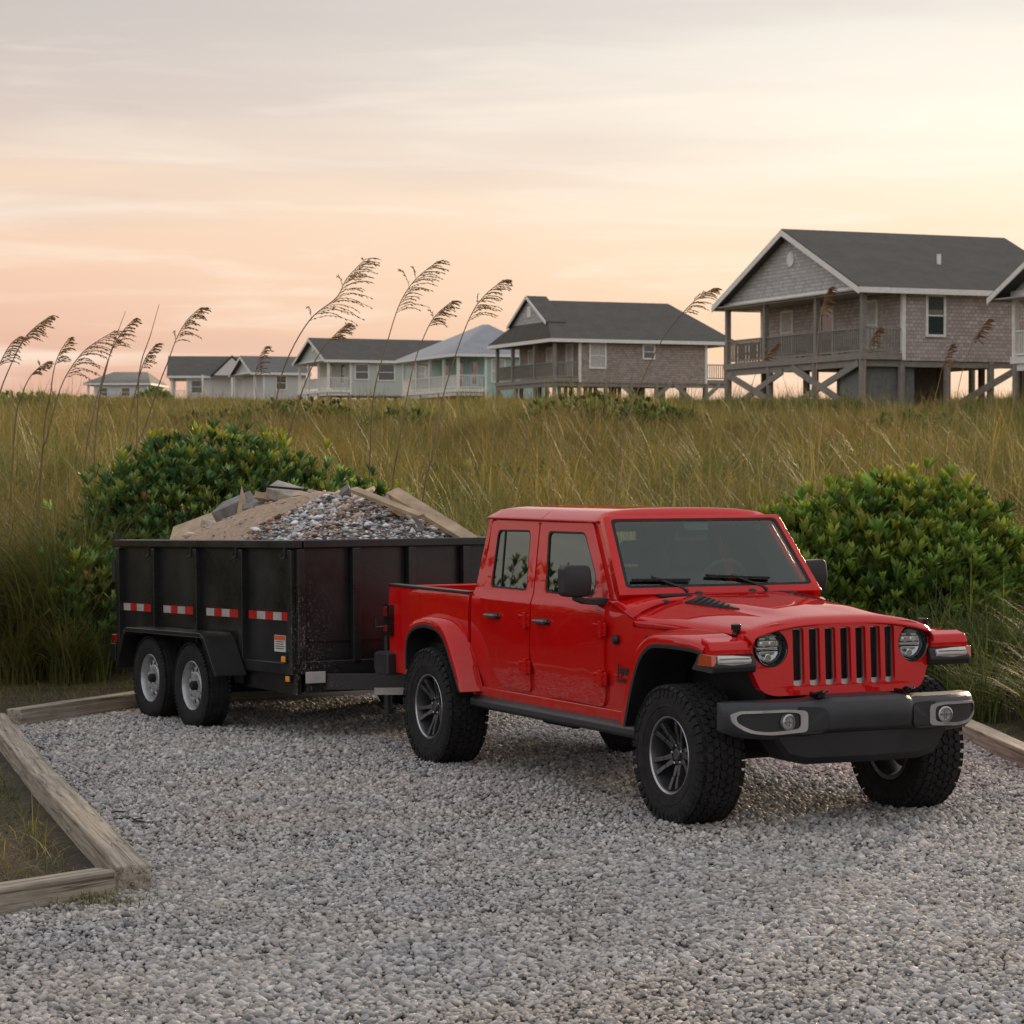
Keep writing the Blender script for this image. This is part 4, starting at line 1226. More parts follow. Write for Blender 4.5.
def ys(x, z):
    """half width of the cab side"""
    if z <= 1.235: y = .797 - .16 * (1.0 - z) ** 2 * (1 if z < 1.0 else .6)
    elif z <= 1.30: y = .790 - (z - 1.235) / .065 * .030
    else: y = .760 - (z - 1.30) / .5 * .105
    if x > -.93: y -= (x + .93) * .088
    return y


def make_truck():
    T = empty("pickup_truck", (1.768, 15.494, 0), R(-63.706))
    tag(T, "red four door pickup truck with black wheels and bumper, parked on the gravel", "pickup truck")
    RED = "red_paint"
    # ---- lower body shell: sides with the wheel arch cut out
    arch = [(-.60, .55), (-.50, .72), (-.43, .95), (-.30, 1.08), (.0, 1.12), (.25, 1.11), (.36, 1.08)]
    body_out = [(-3.065, .545)] + arch + [(.43, 1.07), (.43, 1.160), (-.30, 1.185), (-.70, 1.19), (-.80, 1.235), (-.93, 1.280), (-1.03, 1.36), (-1.37, 1.80), (-3.04, 1.80), (-3.055, 1.30), (-3.065, 1.25)]
    wr = [(-2.755, 1.335), (-2.79, 1.69), (-2.345, 1.695), (-2.245, 1.335)]
    wf = [(-1.975, 1.335), (-2.07, 1.695), (-1.545, 1.695), (-1.28, 1.335)]
    for sg in (-1, 1):
        sheet(body_out, [wr, wf], ys, -.012, .035, sg, "side_panel", RED, T, cutx=[-3.0 + .15 * i for i in range(24)])
    for sg in (-1, 1):
        sheet([(-3.02, .6), (-.98, .6), (-.98, 1.30), (-1.06, 1.40), (-1.38, 1.77), (-3.0, 1.77)], [[(-2.74, 1.348), (-2.775, 1.675), (-2.36, 1.68), (-2.262, 1.348)], [(-1.985, 1.348), (-2.06, 1.675), (-1.57, 1.68), (-1.32, 1.348)]], ys, -.052, .01, sg, "cabin_lining", "seat_fabric", T, bevel=0)
    MB().box((-3.0, 0, 1.10), (.02, 1.40, .5)).build("cabin_lining", "seat_fabric", T)
    MB().box((-2.2, 0, 1.775), (1.5, 1.24, .02)).build("headliner", "seat_fabric", T)
    # fill under the doors and inside: floor, rear wall, firewall
    mb = MB(); mb.box((-2.0, 0, .60), (2.1, 1.48, .10)); mb.box((-3.02, 0, .92), (.07, 1.5, .74)); mb.build("floor_pan", "underbody", T)
    # rear wall of the cab with its window
    def rearwall():
        lo = [(-.75, 1.25), (.75, 1.25), (.66, 1.80), (-.66, 1.80)]; hi = [(-.56, 1.36), (.56, 1.36), (.52, 1.70), (-.52, 1.70)]
        mb = MB(); V = []
        for t in (0, .04):
            for l in (lo, hi):
                for y, z in l: V.append((-3.05 + t + (z - 1.25) * .10, y, z))
        F = []
        for i in range(4):
            j = (i + 1) % 4
            F += [(i, j, 4 + j, 4 + i), (8 + j, 8 + i, 12 + i, 12 + j), (i, 8 + i, 8 + j, j), (4 + i, 4 + j, 12 + j, 12 + i)]
        mb.add(V, F); rw = mb.build("rear_panel", RED, T)
        hs = [(y * .955, 1.53 + (z - 1.53) * .92) for y, z in hi]; lo2 = [(y * .97, z) for y, z in lo]
        tr_ = MB(); tr_.add([(-3.000 + (z - 1.25) * .10, y, z) for y, z in lo2 + hs], [(i, (i + 1) % 4, 4 + (i + 1) % 4, 4 + i) for i in range(4)]); tr_.build('rear_trim', 'seat_fabric', rw)
        g = MB(); g.add([(-3.03 + (z - 1.25) * .10, y, z) for y, z in hi], [(0, 1, 2, 3)]); g.build("rear_window", "windscreen_glass", rw)
    rearwall()
    # ---- roof in two panels
    def roofpart(x0, x1, name, front=False):
        mb = MB(); rings = []; ny = 18; xs = np.linspace(x0, x1, 14)
        for x in xs:
            hw = .664 - .006 * abs(x + 2.1)
            end = 1.0
            e0 = min(1, (x - (-3.055)) / .10); e1 = min(1, ((-1.33) - x) / .10)
            f = (.45 + .55 * math.sqrt(max(0, 1 - (1 - max(0, min(e0, 1))) ** 2))) * (math.sqrt(max(0, 1 - (1 - max(0, e1)) ** 2)) if x > -1.5 else 1)
            up = []
            for j in range(ny + 1):
                t = -1 + 2 * j / ny; y = hw * t
                z = 1.800 + f * (.064 * (1 - abs(t) ** 7) ** .5 + .020 * (1 - t * t))
                up.append((x, y, z))
            rings.append([(x, -hw + .004, 1.785)] + up + [(x, hw - .004, 1.785)])
        mb.loft(rings, True, True)
        return mb.build(name, RED, T, sharp=50)
    roofpart(-3.055, -2.205, "roof_panel"); roofpart(-2.197, -1.33, "roof_panel")
    # drip rail over the doors
    for sg in (-1, 1):
        MB().tube([(-3.04, sg * .664, 1.795), (-2.2, sg * .667, 1.797), (-1.38, sg * .664, 1.797)], .008, 6).build("drip_rail", RED, T)
    # ---- doors
    rd = rounded([(-2.885, 1.225), (-2.865, 1.06), (-2.65, .70), (-2.57, .640), (-2.12, .628), (-2.10, 1.20), (-2.215, 1.775), (-2.955, 1.775)], [.02, .1, .12, .05, .05, .02, .03, .05])
    rw = rounded([(-2.785, 1.312), (-2.835, 1.715), (-2.325, 1.722), (-2.218, 1.312)], .045)
    fd = rounded([(-2.083, 1.20), (-2.098, .85), (-1.93, .66), (-1.78, .628), (-1.085, .615), (-1.045, .70), (-1.045, 1.33), (-1.445, 1.785), (-2.198, 1.775)], [.02, .08, .1, .08, .05, .03, .03, .03, .03])
    fw = rounded([(-1.945, 1.312), (-2.065, 1.722), (-1.535, 1.726), (-1.255, 1.43), (-1.255, 1.312)], [.045, .045, .05, .06, .04])
    for sg in (-1, 1):
        for out, win, nm, hx, hi in ((rd, rw, "rear_door", -2.66, -2.165), (fd, fw, "front_door", -1.905, -1.085)):
            d = sheet(out, [win], ys, .006, .022, sg, nm, RED, T, bevel=.005, cutx=[-3 + .12 * i for i in range(17)])
            d.name = "door"
            # window glass + black seal
            sheet([(p[0], p[1]) for p in win], [], ys, -.004, .004, sg, "door_window", "dark_tint_glass", d, bevel=0)
            cx = sum(p[0] for p in win) / len(win); cz = sum(p[1] for p in win) / len(win)
            inner = [(cx + (p[0] - cx) * .955, cz + (p[1] - cz) * .945) for p in win]
            outer = [(cx + (p[0] - cx) * .998, cz + (p[1] - cz) * .998) for p in win]
            sheet(outer, [inner], ys, .004, .010, sg, "window_seal", "rubber_seal", d, bevel=0)
            if hx < -2.5:
                sheet([(-2.640, 1.325), (-2.735, 1.71), (-2.722, 1.71), (-2.627, 1.325)], [], ys, .002, .01, sg, "window_divider", "rubber_seal", d, bevel=0)
            # handle
            y = sg * (ys(hx, 1.12) + .03)
            mb = MB(); mb.tube([(hx - .10, y - sg * .028, 1.118), (hx - .085, y, 1.12), (hx + .075, y, 1.122), (hx + .10, y - sg * .026, 1.12)], [.013, .015, .016, .014], 8)
            mb.tube([(hx + .085, y - sg * .028, 1.12), (hx + .085, y - sg * .004, 1.12)], .02, 10)
            mb.build("door_handle", "gloss_black", d)
            MB().box((hx, sg * (ys(hx, 1.12) + .004), 1.118), (.17, .010, .045)).build("handle_recess", "rubber_seal", d, bevel=.004)
            # hinges
            for hz in (1.115, .80):
                mb = MB(); yy = sg * (ys(hi, hz) + .022)
                mb.box((hi - .030, yy - sg * .004, hz), (.085, .020, .070)); mb.tube([(hi + .022, yy, hz - .055), (hi + .022, yy, hz + .055)], .017, 10)
                mb.box((hi + .055, yy - sg * .008, hz), (.05, .016, .085))
                mb.build("hinge", RED, d, bevel=.004)
                mb = MB()
                for dx in (-.05, .055):
                    for dz in (-.02, .02): mb.tube([(hi + dx, yy, hz + dz), (hi + dx, yy + sg * .012, hz + dz)], .007, 6)
                mb.build("bolt", RED, d)
        # belt crease
        # rock rail below the doors
        mb = MB(); rings = []
        for x in np.linspace(-2.98, -.58, 5):
            rings.append([(x, sg * .62, .47), (x, sg * .80, .455), (x, sg * .835, .475), (x, sg * .835, .52), (x, sg * .80, .545), (x, sg * .62, .56)])
        mb.loft(rings); mb.build("side_rail", "bumper_plastic", T, bevel=.012)
        # red sill strip
        MB().box((-1.83, sg * .765, .575), (2.42, .04, .07)).build("sill", RED, T, bevel=.01)
        # black cowl latch / antenna base knob between door and hood
        yk = sg * (ys(-.86, 1.08) + .01)
        mb = MB(); mb.lathe([(0, -.012), (.030, -.012), (.034, .0), (.022, .016), (0, .018)], 16, Matrix.Translation((-.90, yk, 1.06)) @ Matrix.Scale(-sg * -1, 4, (0, 1, 0)))
        mb.build("fuel_knob", "black_plastic", T)
    # badge on the fender side
    def text(body, size, loc, rot, ext, mat, parent, name="badge", sx=1.0):
        cu = bpy.data.curves.new(name, "FONT"); cu.body = body; cu.size = size; cu.extrude = ext; cu.align_x = "CENTER"; cu.align_y = "CENTER"; cu.offset = size * .018
        ob = bpy.data.objects.new(name, cu); COL.objects.link(ob)
        me = bpy.data.meshes.new_from_object(ob.evaluated_get(bpy.context.evaluated_depsgraph_get()))
        bpy.data.objects.remove(ob); me.materials.clear(); me.materials.append(MATS[mat])
        o2 = bpy.data.objects.new(name, me); COL.objects.link(o2); o2.parent = parent; o2.location = loc; o2.rotation_euler = rot; o2.scale = (sx, 1, 1)
        return o2
    make_truck.text = text
    tilt = math.atan(.088)
    text("Jeep", .095, (-.80, -(ys(-.80, .86) + .003), .870), (math.pi / 2, 0, tilt), .002, "badge_black", T)
    text("GLADIATOR", .030, (-.80, -(ys(-.80, .80) + .003), .802), (math.pi / 2, 0, tilt), .0015, "badge_black", T, sx=1.15)
    # ---- hood
    def hoodz(x, t):
        u = (x + .72) / (.50 + .72)
        edge = 1.205 - .022 * u
        crown = (.128 - .052 * u) * (1 - abs(t) ** 3.0)
        z = edge + crown
        b = max(0, min(1, (.56 - abs(t)) / .10)); b = b * b * (3 - 2 * b)
        z += .020 * b * min(1, max(0, (.44 - x) / .35))
        if x > .42: z -= ((x - .42) / .08) ** 2 * .035
        return z
    def hoodw(x): return ys(-.72, 1.2) - .004 - (x + .72) * .102
    mb = MB(); rings = []
    for x in list(np.linspace(-.72, .42, 26)) + [.44, .46, .48, .495, .505]:
        w = hoodw(x); r_ = []
        for j in range(41):
            t = -1 + 2 * j / 40
            tt = math.sin(t * math.pi / 2) * .6 + t * .4
            zz = hoodz(x, tt)
            edge = max(0, (abs(tt) - .955) / .045)
            zz -= edge ** 2 * .022
            r_.append((x, w * tt, zz))
        r_ = [(x, -w * .998, hoodz(x, 1) - .055)] + r_ + [(x, w * .998, hoodz(x, 1) - .055)]
        rings.append(r_)
    mb.loft(rings, False, False)
    hood = mb.build("hood", RED, T, sharp=60)
    so = hood.modifiers.new("t", "SOLIDIFY"); so.thickness = .012
    # vents in the hood
    for sg in (-1, 1):
        mb = MB(); pts = [(-.60, .37), (-.585, .47), (-.40, .47), (-.10, .395), (-.10, .375), (-.38, .35)]
        top = []
        N_ = 10
        V = []; F = []
        for i in range(N_ + 1):
            u = i / N_; x = -.60 + .52 * u; y0 = .345 + .035 * u; y1 = y0 + (.115 * (1 - u) ** .8 + .006)
            for y in (y0, y1): V.append((x, sg * y, hoodz(x, y / hoodw(x)) + .008))
        F = [(2 * i, 2 * i + 1, 2 * i + 3, 2 * i + 2) for i in range(N_)]
        mb.add(V, F); v = mb.build("hood_vent", "rubber_seal", hood)
        so = v.modifiers.new("t", "SOLIDIFY"); so.thickness = .016
        mb = MB()
        for i in range(1, 7):
            u = i / 8; x = -.60 + .52 * u; y0 = .350 + .035 * u; y1 = y0 + .10 * (1 - u) ** .8
            za = hoodz(x, y0 / hoodw(x)) + .011
            mb.beam((x, sg * y0, za), (x + .02, sg * y1, hoodz(x, y1 / hoodw(x)) + .010), .012, .008)
        mb.build("vent_fin", "rubber_seal", v)
        # hood latch
        mb = MB(); yl = sg * (hoodw(.34) + .004)
        mb.box((.345, yl, 1.165), (.046, .026, .110), ry=.25); mb.box((.355, yl + sg * .004, 1.205), (.058, .040, .040)); mb.box((.335, yl + sg * .004, 1.115), (.055, .032, .03))
        mb.build("hood_latch", "gloss_black", T, bevel=.007)
        # rubber bumpers and washer nozzles on the cowl
    mb = MB()
    # cowl panel between hood and windscreen
    mb = MB(); rings = []
    for x, dz in ((-1.00, 1.345), (-.93, 1.338), (-.82, 1.330), (-.725, 1.326)):
        r_ = []
        for j in range(21):
            t = -1 + 2 * j / 20; w = ys(x, 1.2) - .004
            zedge = {-1.0: 1.30, -.93: 1.29, -.82: 1.245, -.725: 1.206}[x]
            r_.append((x, w * t, dz + (zedge - dz) * abs(t) ** 5))
        rings.append(r_)
    mb.loft(rings, False, False); cw = mb.build("cowl", RED, T, sharp=60)
    so = cw.modifiers.new("t", "SOLIDIFY"); so.thickness = .02
    mb = MB(); mb.box((-.86, 0, 1.333), (.10, 1.02, .012)); 
    for i in range(24): mb.box((-.86, -.48 + i * .042, 1.341), (.085, .012, .006))
    mb.build("cowl_grille", "black_plastic", cw, bevel=.003)
    for y in (-.52, -.30, .10, .42):
        mb = MB(); mb.lathe([(0, 0), (.028, 0), (.026, .012), (.014, .020), (0, .021)], 14, Matrix.Translation((-.74 if abs(y) > .4 else -.70, y, hoodz(-.70, y / .76) + .004)) @ Matrix.Rotation(math.pi / 2, 4, "X"))
        mb.build("washer_nozzle", "black_plastic", T)
    # ---- windscreen
    bx, bz, tx, tz = -.955, 1.385, -1.305, 1.822
    def wsp(y, k): return (bx + (tx - bx) * k, y, bz + (tz - bz) * k)
    FO = [(-.762, -.12), (.762, -.12), (.672, 1.02), (-.672, 1.02)]
    FI = [(-.702, -.035), (.702, -.035), (.630, .955), (-.630, .955)]
    fo = rounded(FO, [0, 0, .06, .06], 5); fi = rounded(FI, .05, 5)
    # equal counts: rounded all corners the same
    fo = rounded(FO, [.001, .001, .045, .045], 5)
    mb = MB(); n = len(fi); V = []
    nrm = Vector((tz - bz, 0, -(tx - bx))).normalized()
    for dep in (.022, -.035):
        for l in (fo, fi):
            for y, k in l: V.append(Vector(wsp(y, k)) + nrm * (dep + (-.010 if l is fo else 0)))
    F = []
    for i in range(n):
        j = (i + 1) % n
        F += [(i, j, n + j, n + i), (2 * n + j, 2 * n + i, 3 * n + i, 3 * n + j), (i, 2 * n + i, 2 * n + j, j), (n + i, n + j, 3 * n + j, 3 * n + i)]
    mb.add(V, F); wf_ = mb.build("windscreen_frame", RED, T, bevel=.006)
    mb = MB(); mb.add([Vector(wsp(y, k)) + nrm * .014 for y, k in fi], [tuple(range(n))]); ws = mb.build("windscreen", "windscreen_glass", wf_, smooth=False)
    cy = 0; 
    ci = [(y * .965, .5 + (k - .5) * .93) for y, k in fi]
    mb = MB(); V = [Vector(wsp(y, k)) + nrm * .0165 for y, k in fi] + [Vector(wsp(y, k)) + nrm * .0165 for y, k in ci]
    mb.add(V, [(i, (i + 1) % n, n + (i + 1) % n, n + i) for i in range(n)]); mb.build("black_border", "rubber_seal", wf_, smooth=False)
    # mirror base / camera housing behind the glass
    mb = MB()
    q = [(-.10, .97), (.10, .97), (.085, .80), (-.085, .80)]
    mb.add([Vector(wsp(y, k)) + nrm * .006 for y, k in q] + [Vector(wsp(y, k)) - nrm * .05 for y, k in q], [(0, 1, 2, 3), (7, 6, 5, 4), (0, 4, 5, 1), (1, 5, 6, 2), (2, 6, 7, 3), (3, 7, 4, 0)])
    mb.box((-1.33, 0, 1.70), (.04, .24, .06)); mb.build("inside_mirror", "black_plastic", T)
    # wipers
    for y0, y1, k1 in ((-.30, -.655, .07), (.30, -.10, .11)):
        p0 = Vector((-.905, y0 + .04, 1.352)); p1 = Vector(wsp(y0 - .20, .10)) + nrm * .035
        mb = MB(); mb.tube([p0, p0 + Vector((-.02, -.03, .022)), p1], [.014, .011, .008], 6)
        a_ = Vector(wsp(y1 + .01, k1)) + nrm * .026; b_ = Vector(wsp(y0 + .08, .055)) + nrm * .026
        mb.beam(a_, b_, .010, .014); mb.beam(a_ + nrm * .008, b_ + nrm * .008, .018, .008)
        mb.build("wiper", "black_plastic", T)
    # ---- interior
    MB().prism([(-1.10, .65), (-1.0, 1.28), (-1.22, 1.34), (-1.36, 1.26), (-1.33, .65)], -.70, .70, "y").build("dashboard", "seat_fabric", T, bevel=.02)
    mb = MB(); c0 = Vector((-1.53, .36, 1.36)); sp = Vector((-.90, 0, .44)).normalized(); e = Vector((.44, 0, .90)).normalized()
    ring = [c0 + Vector((0, 1, 0)) * .185 * math.cos(a) + e * .185 * math.sin(a) for a in [2 * math.pi * i / 24 for i in range(25)]]
    mb.tube(ring, .014, 7, False); mb.beam(c0 - Vector((0, .17, 0)), c0 + Vector((0, .17, 0)), .05, .02); mb.beam(c0, c0 - e * .17, .05, .02); mb.tube([c0, c0 - sp * .25], .03, 8)
    mb.build("steering_wheel", "seat_fabric", T)
    for x, ys_ in ((-1.95, (-.37, .37)), (-2.72, (-.37, .37))):
        for y in ys_:
            mb = MB(); mb.loft([[(x + .02 - .0 * z, y - w / 2, z), (x + .14 - .18 * (z - .85), y - w / 2, z), (x + .14 - .18 * (z - .85), y + w / 2, z), (x + .02, y + w / 2, z)] for z, w in ((.85, .50), (1.1, .50), (1.38, .44), (1.44, .34))])
            mb.box((x + .25, y, .92), (.5, .5, .16)); s_ = mb.build("seat", "seat_fabric", T, bevel=.03)
            MB().box((x + .01, y, 1.545), (.09, .26, .17)).build("headrest", "seat_fabric", s_, bevel=.03)
    # roll bar
    mb = MB(); mb.tube([(-2.12, -.62, .9), (-2.12, -.62, 1.55), (-2.12, -.56, 1.72), (-2.12, 0, 1.75), (-2.12, .56, 1.72), (-2.12, .62, 1.55), (-2.12, .62, .9)], .03, 8)
    for sg in (-1, 1): mb.tube([(-2.12, sg * .58, 1.74), (-1.36, sg * .55, 1.76)], .03, 8)
    mb.build("roll_bar", "seat_fabric", T)
    # ---- grille
    def gx(y, z): return .515 - .13 * y * y + (1.0 - z) * .05
    go = rounded([(-.50, .80), (-.575, .83), (-.635, .97), (-.645, 1.10), (-.60, 1.185), (-.50, 1.222), (.50, 1.222), (.60, 1.185), (.645, 1.10), (.635, .97), (.575, .83), (.50, .80)], .04, 3)
    holes = []
    for k in range(7):
        c = (k - 3) * .1085
        holes.append(rounded([(c - .037, .855), (c + .037, .855), (c + .037, 1.198), (c - .037, 1.198)], [.016] * 4, 3))
    for sg in (-1, 1):
        holes.append([(sg * .505 + .112 * math.cos(a), 1.082 + .112 * math.sin(a)) for a in [2 * math.pi * i / 28 for i in range(28)]])
    def facepanel(out, hol, x_of, th, name, mat, parent, bevel, cuts):
        loops = [[Vector((p[0], p[1], 0)) for p in out]] + [[Vector((p[0], p[1], 0)) for p in h] for h in hol]
        tr = tessellate_polygon(loops); flat = [p for l in loops for p in l]; bm = bmesh.new()
        A = [bm.verts.new((0, p.x, p.y)) for p in flat]; B = [bm.verts.new((1, p.x, p.y)) for p in flat]
        for t in tr:
            try: bm.faces.new([A[i] for i in t]); bm.faces.new([B[i] for i in reversed(t)])
            except ValueError: pass
        o = 0
        for l in loops:
            m_ = len(l)
            for i in range(m_): j = (i + 1) % m_; bm.faces.new((A[o + i], A[o + j], B[o + j], B[o + i]))
            o += m_
        for y in cuts: bmesh.ops.bisect_plane(bm, geom=bm.verts[:] + bm.edges[:] + bm.faces[:], plane_co=(0, y, 0), plane_no=(0, 1, 0))
        for v in bm.verts: v.co.x = x_of(v.co.y, v.co.z) - v.co.x * th
        bmesh.ops.recalc_face_normals(bm, faces=bm.faces)
        me = bpy.data.meshes.new(name); bm.to_mesh(me); bm.free()
        me.polygons.foreach_set("use_smooth", [True] * len(me.polygons)); me.set_sharp_from_angle(angle=R(30)); me.materials.append(MATS[mat])
        ob = bpy.data.objects.new(name, me); COL.objects.link(ob); ob.parent = parent
        if bevel:
            b = ob.modifiers.new("bevel", "BEVEL"); b.width = bevel; b.segments = 3; b.limit_method = "ANGLE"; b.angle_limit = R(45); b.harden_normals = True
        return ob
    grille = facepanel(go, holes, gx, .055, "grille", RED, T, .008, [-.5, -.43, -.3, -.15, 0, .15, .3, .43, .5])
    # header strip joining grille and hood
    mb = MB(); rings = []
    for j in range(25):
        y = -.60 + 1.2 * j / 24
        zz = 1.215 - max(0, abs(y) - .48) * .35
        rings.append([(gx(y, 1.2) - .075, y, zz - .02), (gx(y, 1.2) - .004, y, zz - .02), (gx(y, 1.2) - .010, y, zz + .012), (gx(y, 1.2) - .075, y, zz + .02)])
    mb.loft(rings); mb.build("grille_header", RED, T, sharp=60)
    for k in range(7):
        c = (k - 3) * .1085
        so_ = rounded([(c - .0365, .8555), (c + .0365, .8555), (c + .0365, 1.1975), (c - .0365, 1.1975)], [.016] * 4, 3)
        si = rounded([(c - .0315, .885), (c + .0315, .885), (c + .0315, 1.188), (c - .0315, 1.188)], [.014] * 4, 3)
        facepanel(so_, [si], lambda y, z: gx(y, z) - .030, .012, "slot_trim", "silver_trim", grille, 0, [])
    mb = MB(); mb.box((.425, 0, 1.03), (.02, .86, .42)); mb.build("radiator_mesh", "dark_mesh", grille)
    mb = MB()
    for k in range(7):
        c = (k - 3) * .1085
        for i in range(26):
            z = .875 + i * .0125
            for q in (-.022, 0, .022):
                mb.beam((.455, c + q - .011, z), (.455, c + q + .011, z + .012), .003, .004); mb.beam((.455, c + q + .011, z), (.455, c + q - .011, z + .012), .003, .004)
    mb.build("mesh_insert", "black_plastic", grille, noclean=True, smooth=False)
    for sg in (-1, 1):
        y = sg * .505; X0 = gx(y, 1.08)
        M = Matrix.Translation((X0, y, 1.082)) @ Matrix.Rotation(-math.pi / 2, 4, "Z") @ Matrix.Rotation(0, 4, "X")
        # local +Y of the lathe points forward after this rotation
        M = Matrix.Translation((X0, y, 1.082)) @ Matrix.Rotation(-math.pi / 2, 4, "Z")
        mb = MB(); mb.lathe([(.112, .004), (.108, .010), (.101, .002), (.098, -.02), (.090, -.03)], 40, M); h_ = mb.build("headlight", "gloss_black", T)
        mb = MB(); mb.lathe([(.090, -.028), (.082, -.045), (.05, -.06), (0, -.066)], 40, M); mb.build("lamp_bowl", "bright_alloy", h_)
        mb = MB(); mb.box((X0 - .046, y, 1.082 + .008), (.012, .15, .006)); mb.box((X0 - .046, y, 1.082 - .017), (.012, .15, .008)); mb.box((X0 - .046, y, 1.082 + .044), (.012, .13, .006)); mb.build("lamp_divider", "gloss_black", h_)
        mb = MB(); mb.lathe([(.090, -.050), (.086, -.030), (.082, -.050)], 40, M); mb.build("chrome_ring", "bright_alloy", h_)
        mb = MB()
        for (dy, dz, w_, hh) in ((0, .026, .118, .030), (0, -.004, .140, .010), (-.036, .05, .040, .018), (.036, .05, .040, .018), (0, -.030, .10, .018)):
            mb.box((X0 - .048, y + dy, 1.082 + dz), (.016, w_, hh))
        mb.tube([(X0 - .055, y, 1.082 - .058), (X0 - .030, y, 1.082 - .058)], .022, 14)
        mb.tube([(X0 - .055, y - .03, 1.082 + .024), (X0 - .032, y - .03, 1.082 + .024)], .018, 14); mb.tube([(X0 - .055, y + .03, 1.082 + .024), (X0 - .032, y + .03, 1.082 + .024)], .018, 14)
        mb.build("reflector", "chrome", h_, bevel=.003)
        mb = MB(); mb.lathe([(.094, -.030), (.085, -.014), (.06, -.003), (.03, .002), (0, .003)], 36, M); mb.build("lens", "lamp_glass", h_)
    # ---- wheel-arch flares
    def flare(I, O, sg, name, yin=.775, yout=.93, blackw=.012):
        n_ = len(I); rings = []
        for (ix, iz), (ox, oz) in zip(I, O):
            L_ = lambda k: (ix + (ox - ix) * k, iz + (oz - iz) * k)
            a, b, c = L_(1.0), L_(.72), L_(.22)
            rings.append([(a[0], sg * yin, a[1]), (b[0], sg * (yout - .03), b[1]), (L_(.55)[0], sg * (yout - .008), L_(.55)[1]), (c[0], sg * yout, c[1]), (ix, sg * (yout - .006), iz), (ix, sg * (yout - .05), iz), (L_(.5)[0], sg * yin, L_(.5)[1])])
        mb = MB(); mb.loft(rings, True, True); f_ = mb.build(name, RED, T, sharp=42, bevel=.006)
        rings = []
        cx = sum(p[0] for p in I) / n_
        for (ix, iz), (ox, oz) in zip(I, O):
            d = Vector((ix - ox, iz - oz)).normalized() * .022
            rings.append([(ix - d.x * .1, sg * (yout - .004), iz - d.y * .1), (ix + d.x, sg * (yout - .006), iz + d.y), (ix + d.x, sg * yin * .8, iz + d.y), (ix - d.x * .1, sg * yin * .8, iz - d.y * .1)])
        mb = MB(); mb.loft(rings, True, True); mb.build("arch_trim", "black_plastic", f_, bevel=.003)
        return f_
    IF = [(-.565, .545), (-.475, .80), (-.375, .975), (-.25, 1.062), (-.08, 1.082), (.20, 1.082), (.32, 1.075), (.40, 1.060)]
    OF = [(-.66, .555), (-.565, .84), (-.46, 1.04), (-.30, 1.145), (-.10, 1.175), (.20, 1.17), (.34, 1.155), (.43, 1.130)]
    IR = [(-3.905, .66), (-3.895, .86), (-3.80, .96), (-3.60, 1.008), (-3.38, .995), (-3.235, .93), (-3.12, .79), (-2.955, .565)]
    OR = [(-3.96, .66), (-3.965, .90), (-3.865, 1.03), (-3.62, 1.09), (-3.34, 1.078), (-3.165, 1.00), (-3.03, .84), (-2.86, .575)]
    IF = [tuple(p) for p in curve_pts(IF, 24)]; OF = [tuple(p) for p in curve_pts(OF, 24)]
    IR = [tuple(p) for p in curve_pts(IR, 28)]; OR = [tuple(p) for p in curve_pts(OR, 28)]
    for sg in (-1, 1):
        flare(IF, OF, sg, "front_fender_flare", .70); flare(IR, OR, sg, "rear_fender_flare", .775)
        # front face of the flare: lamps
        mb = MB(); mb.prism([(.36, 1.065), (.475, 1.045), (.485, 1.085), (.46, 1.128), (.36, 1.15)], sg * .64, sg * .918, "y"); mb.build("flare_nose", RED, T, bevel=.014, segs=3)
        mb = MB(); mb.prism([(.24, .955), (.50, .945), (.515, .985), (.488, 1.05), (.33, 1.07), (.30, 1.02)], sg * .62, sg * .915, "y"); fl = mb.build("flare_underside", "black_plastic", T, bevel=.014, segs=3)
        mb = MB(); rings = [[(x + .010, y, z0), (x + .022, y, (z0 + z1) / 2), (x + .006, y, z1), (x - .03, y, z1), (x - .03, y, z0)] for x, y, z0, z1 in ((.498, sg * .66, .998, 1.040), (.500, sg * .78, .990, 1.050), (.494, sg * .885, .990, 1.052))]
        mb.loft(rings); d_ = mb.build("daytime_lamp", "white_lens", fl, bevel=.004)
        mb = MB()
        for z in (1.008, 1.032): mb.beam((.519, sg * .67, z), (.517, sg * .88, z), .006, .006)
        mb.build("lamp_strip", "chrome", d_)
        mb = MB(); mb.prism([(.33, .985), (.508, .985), (.500, 1.055), (.36, 1.06)], sg * .888, sg * .926, "y"); mb.build("turn_signal", "amber_lens", fl, bevel=.008)
    # ---- wheel wells and engine block fill
    mb = MB(); mb.box((-.05, 0, .86), (.86, .96, .56)); mb.build("engine_bay", "underbody", T)
    for sg in (-1, 1):
        mb = MB(); mb.prism([(-.64, .5), (-.58, 1.10), (-.3, 1.15), (.38, 1.14), (.38, 1.04), (-.25, 1.06), (-.45, .9), (-.56, .5)], sg * .47, sg * .76, "y"); mb.build("wheel_well", "underbody", T)
        mb = MB(); mb.prism([(-4.02, .55), (-3.98, 1.08), (-3.0, 1.10), (-2.92, .5), (-3.0, .5), (-3.16, .90), (-3.3, 1.02), (-3.8, 1.0), (-3.93, .9), (-3.93, .55)], sg * .50, sg * .772, "y"); mb.build("wheel_well", "underbody", T)
    # ---- bed
    arch_r = [(-3.93, .60), (-3.93, .92), (-3.82, 1.03), (-3.55, 1.06), (-3.25, 1.04), (-3.10, .93), (-2.98, .70)]
    bo = [(-4.49, .60)] + arch_r + [(-2.98, .60), (-3.085, .60)]
    bo = [(-4.49, .60)] + arch_r[:-1] + [(-3.085, .90), (-3.085, 1.255), (-4.49, 1.255)]
    yb = lambda x, z: .797 - .05 * max(0, (.95 - z)) ** 1.3 - (.012 * max(0, (z - 1.20) / .055) ** 2)
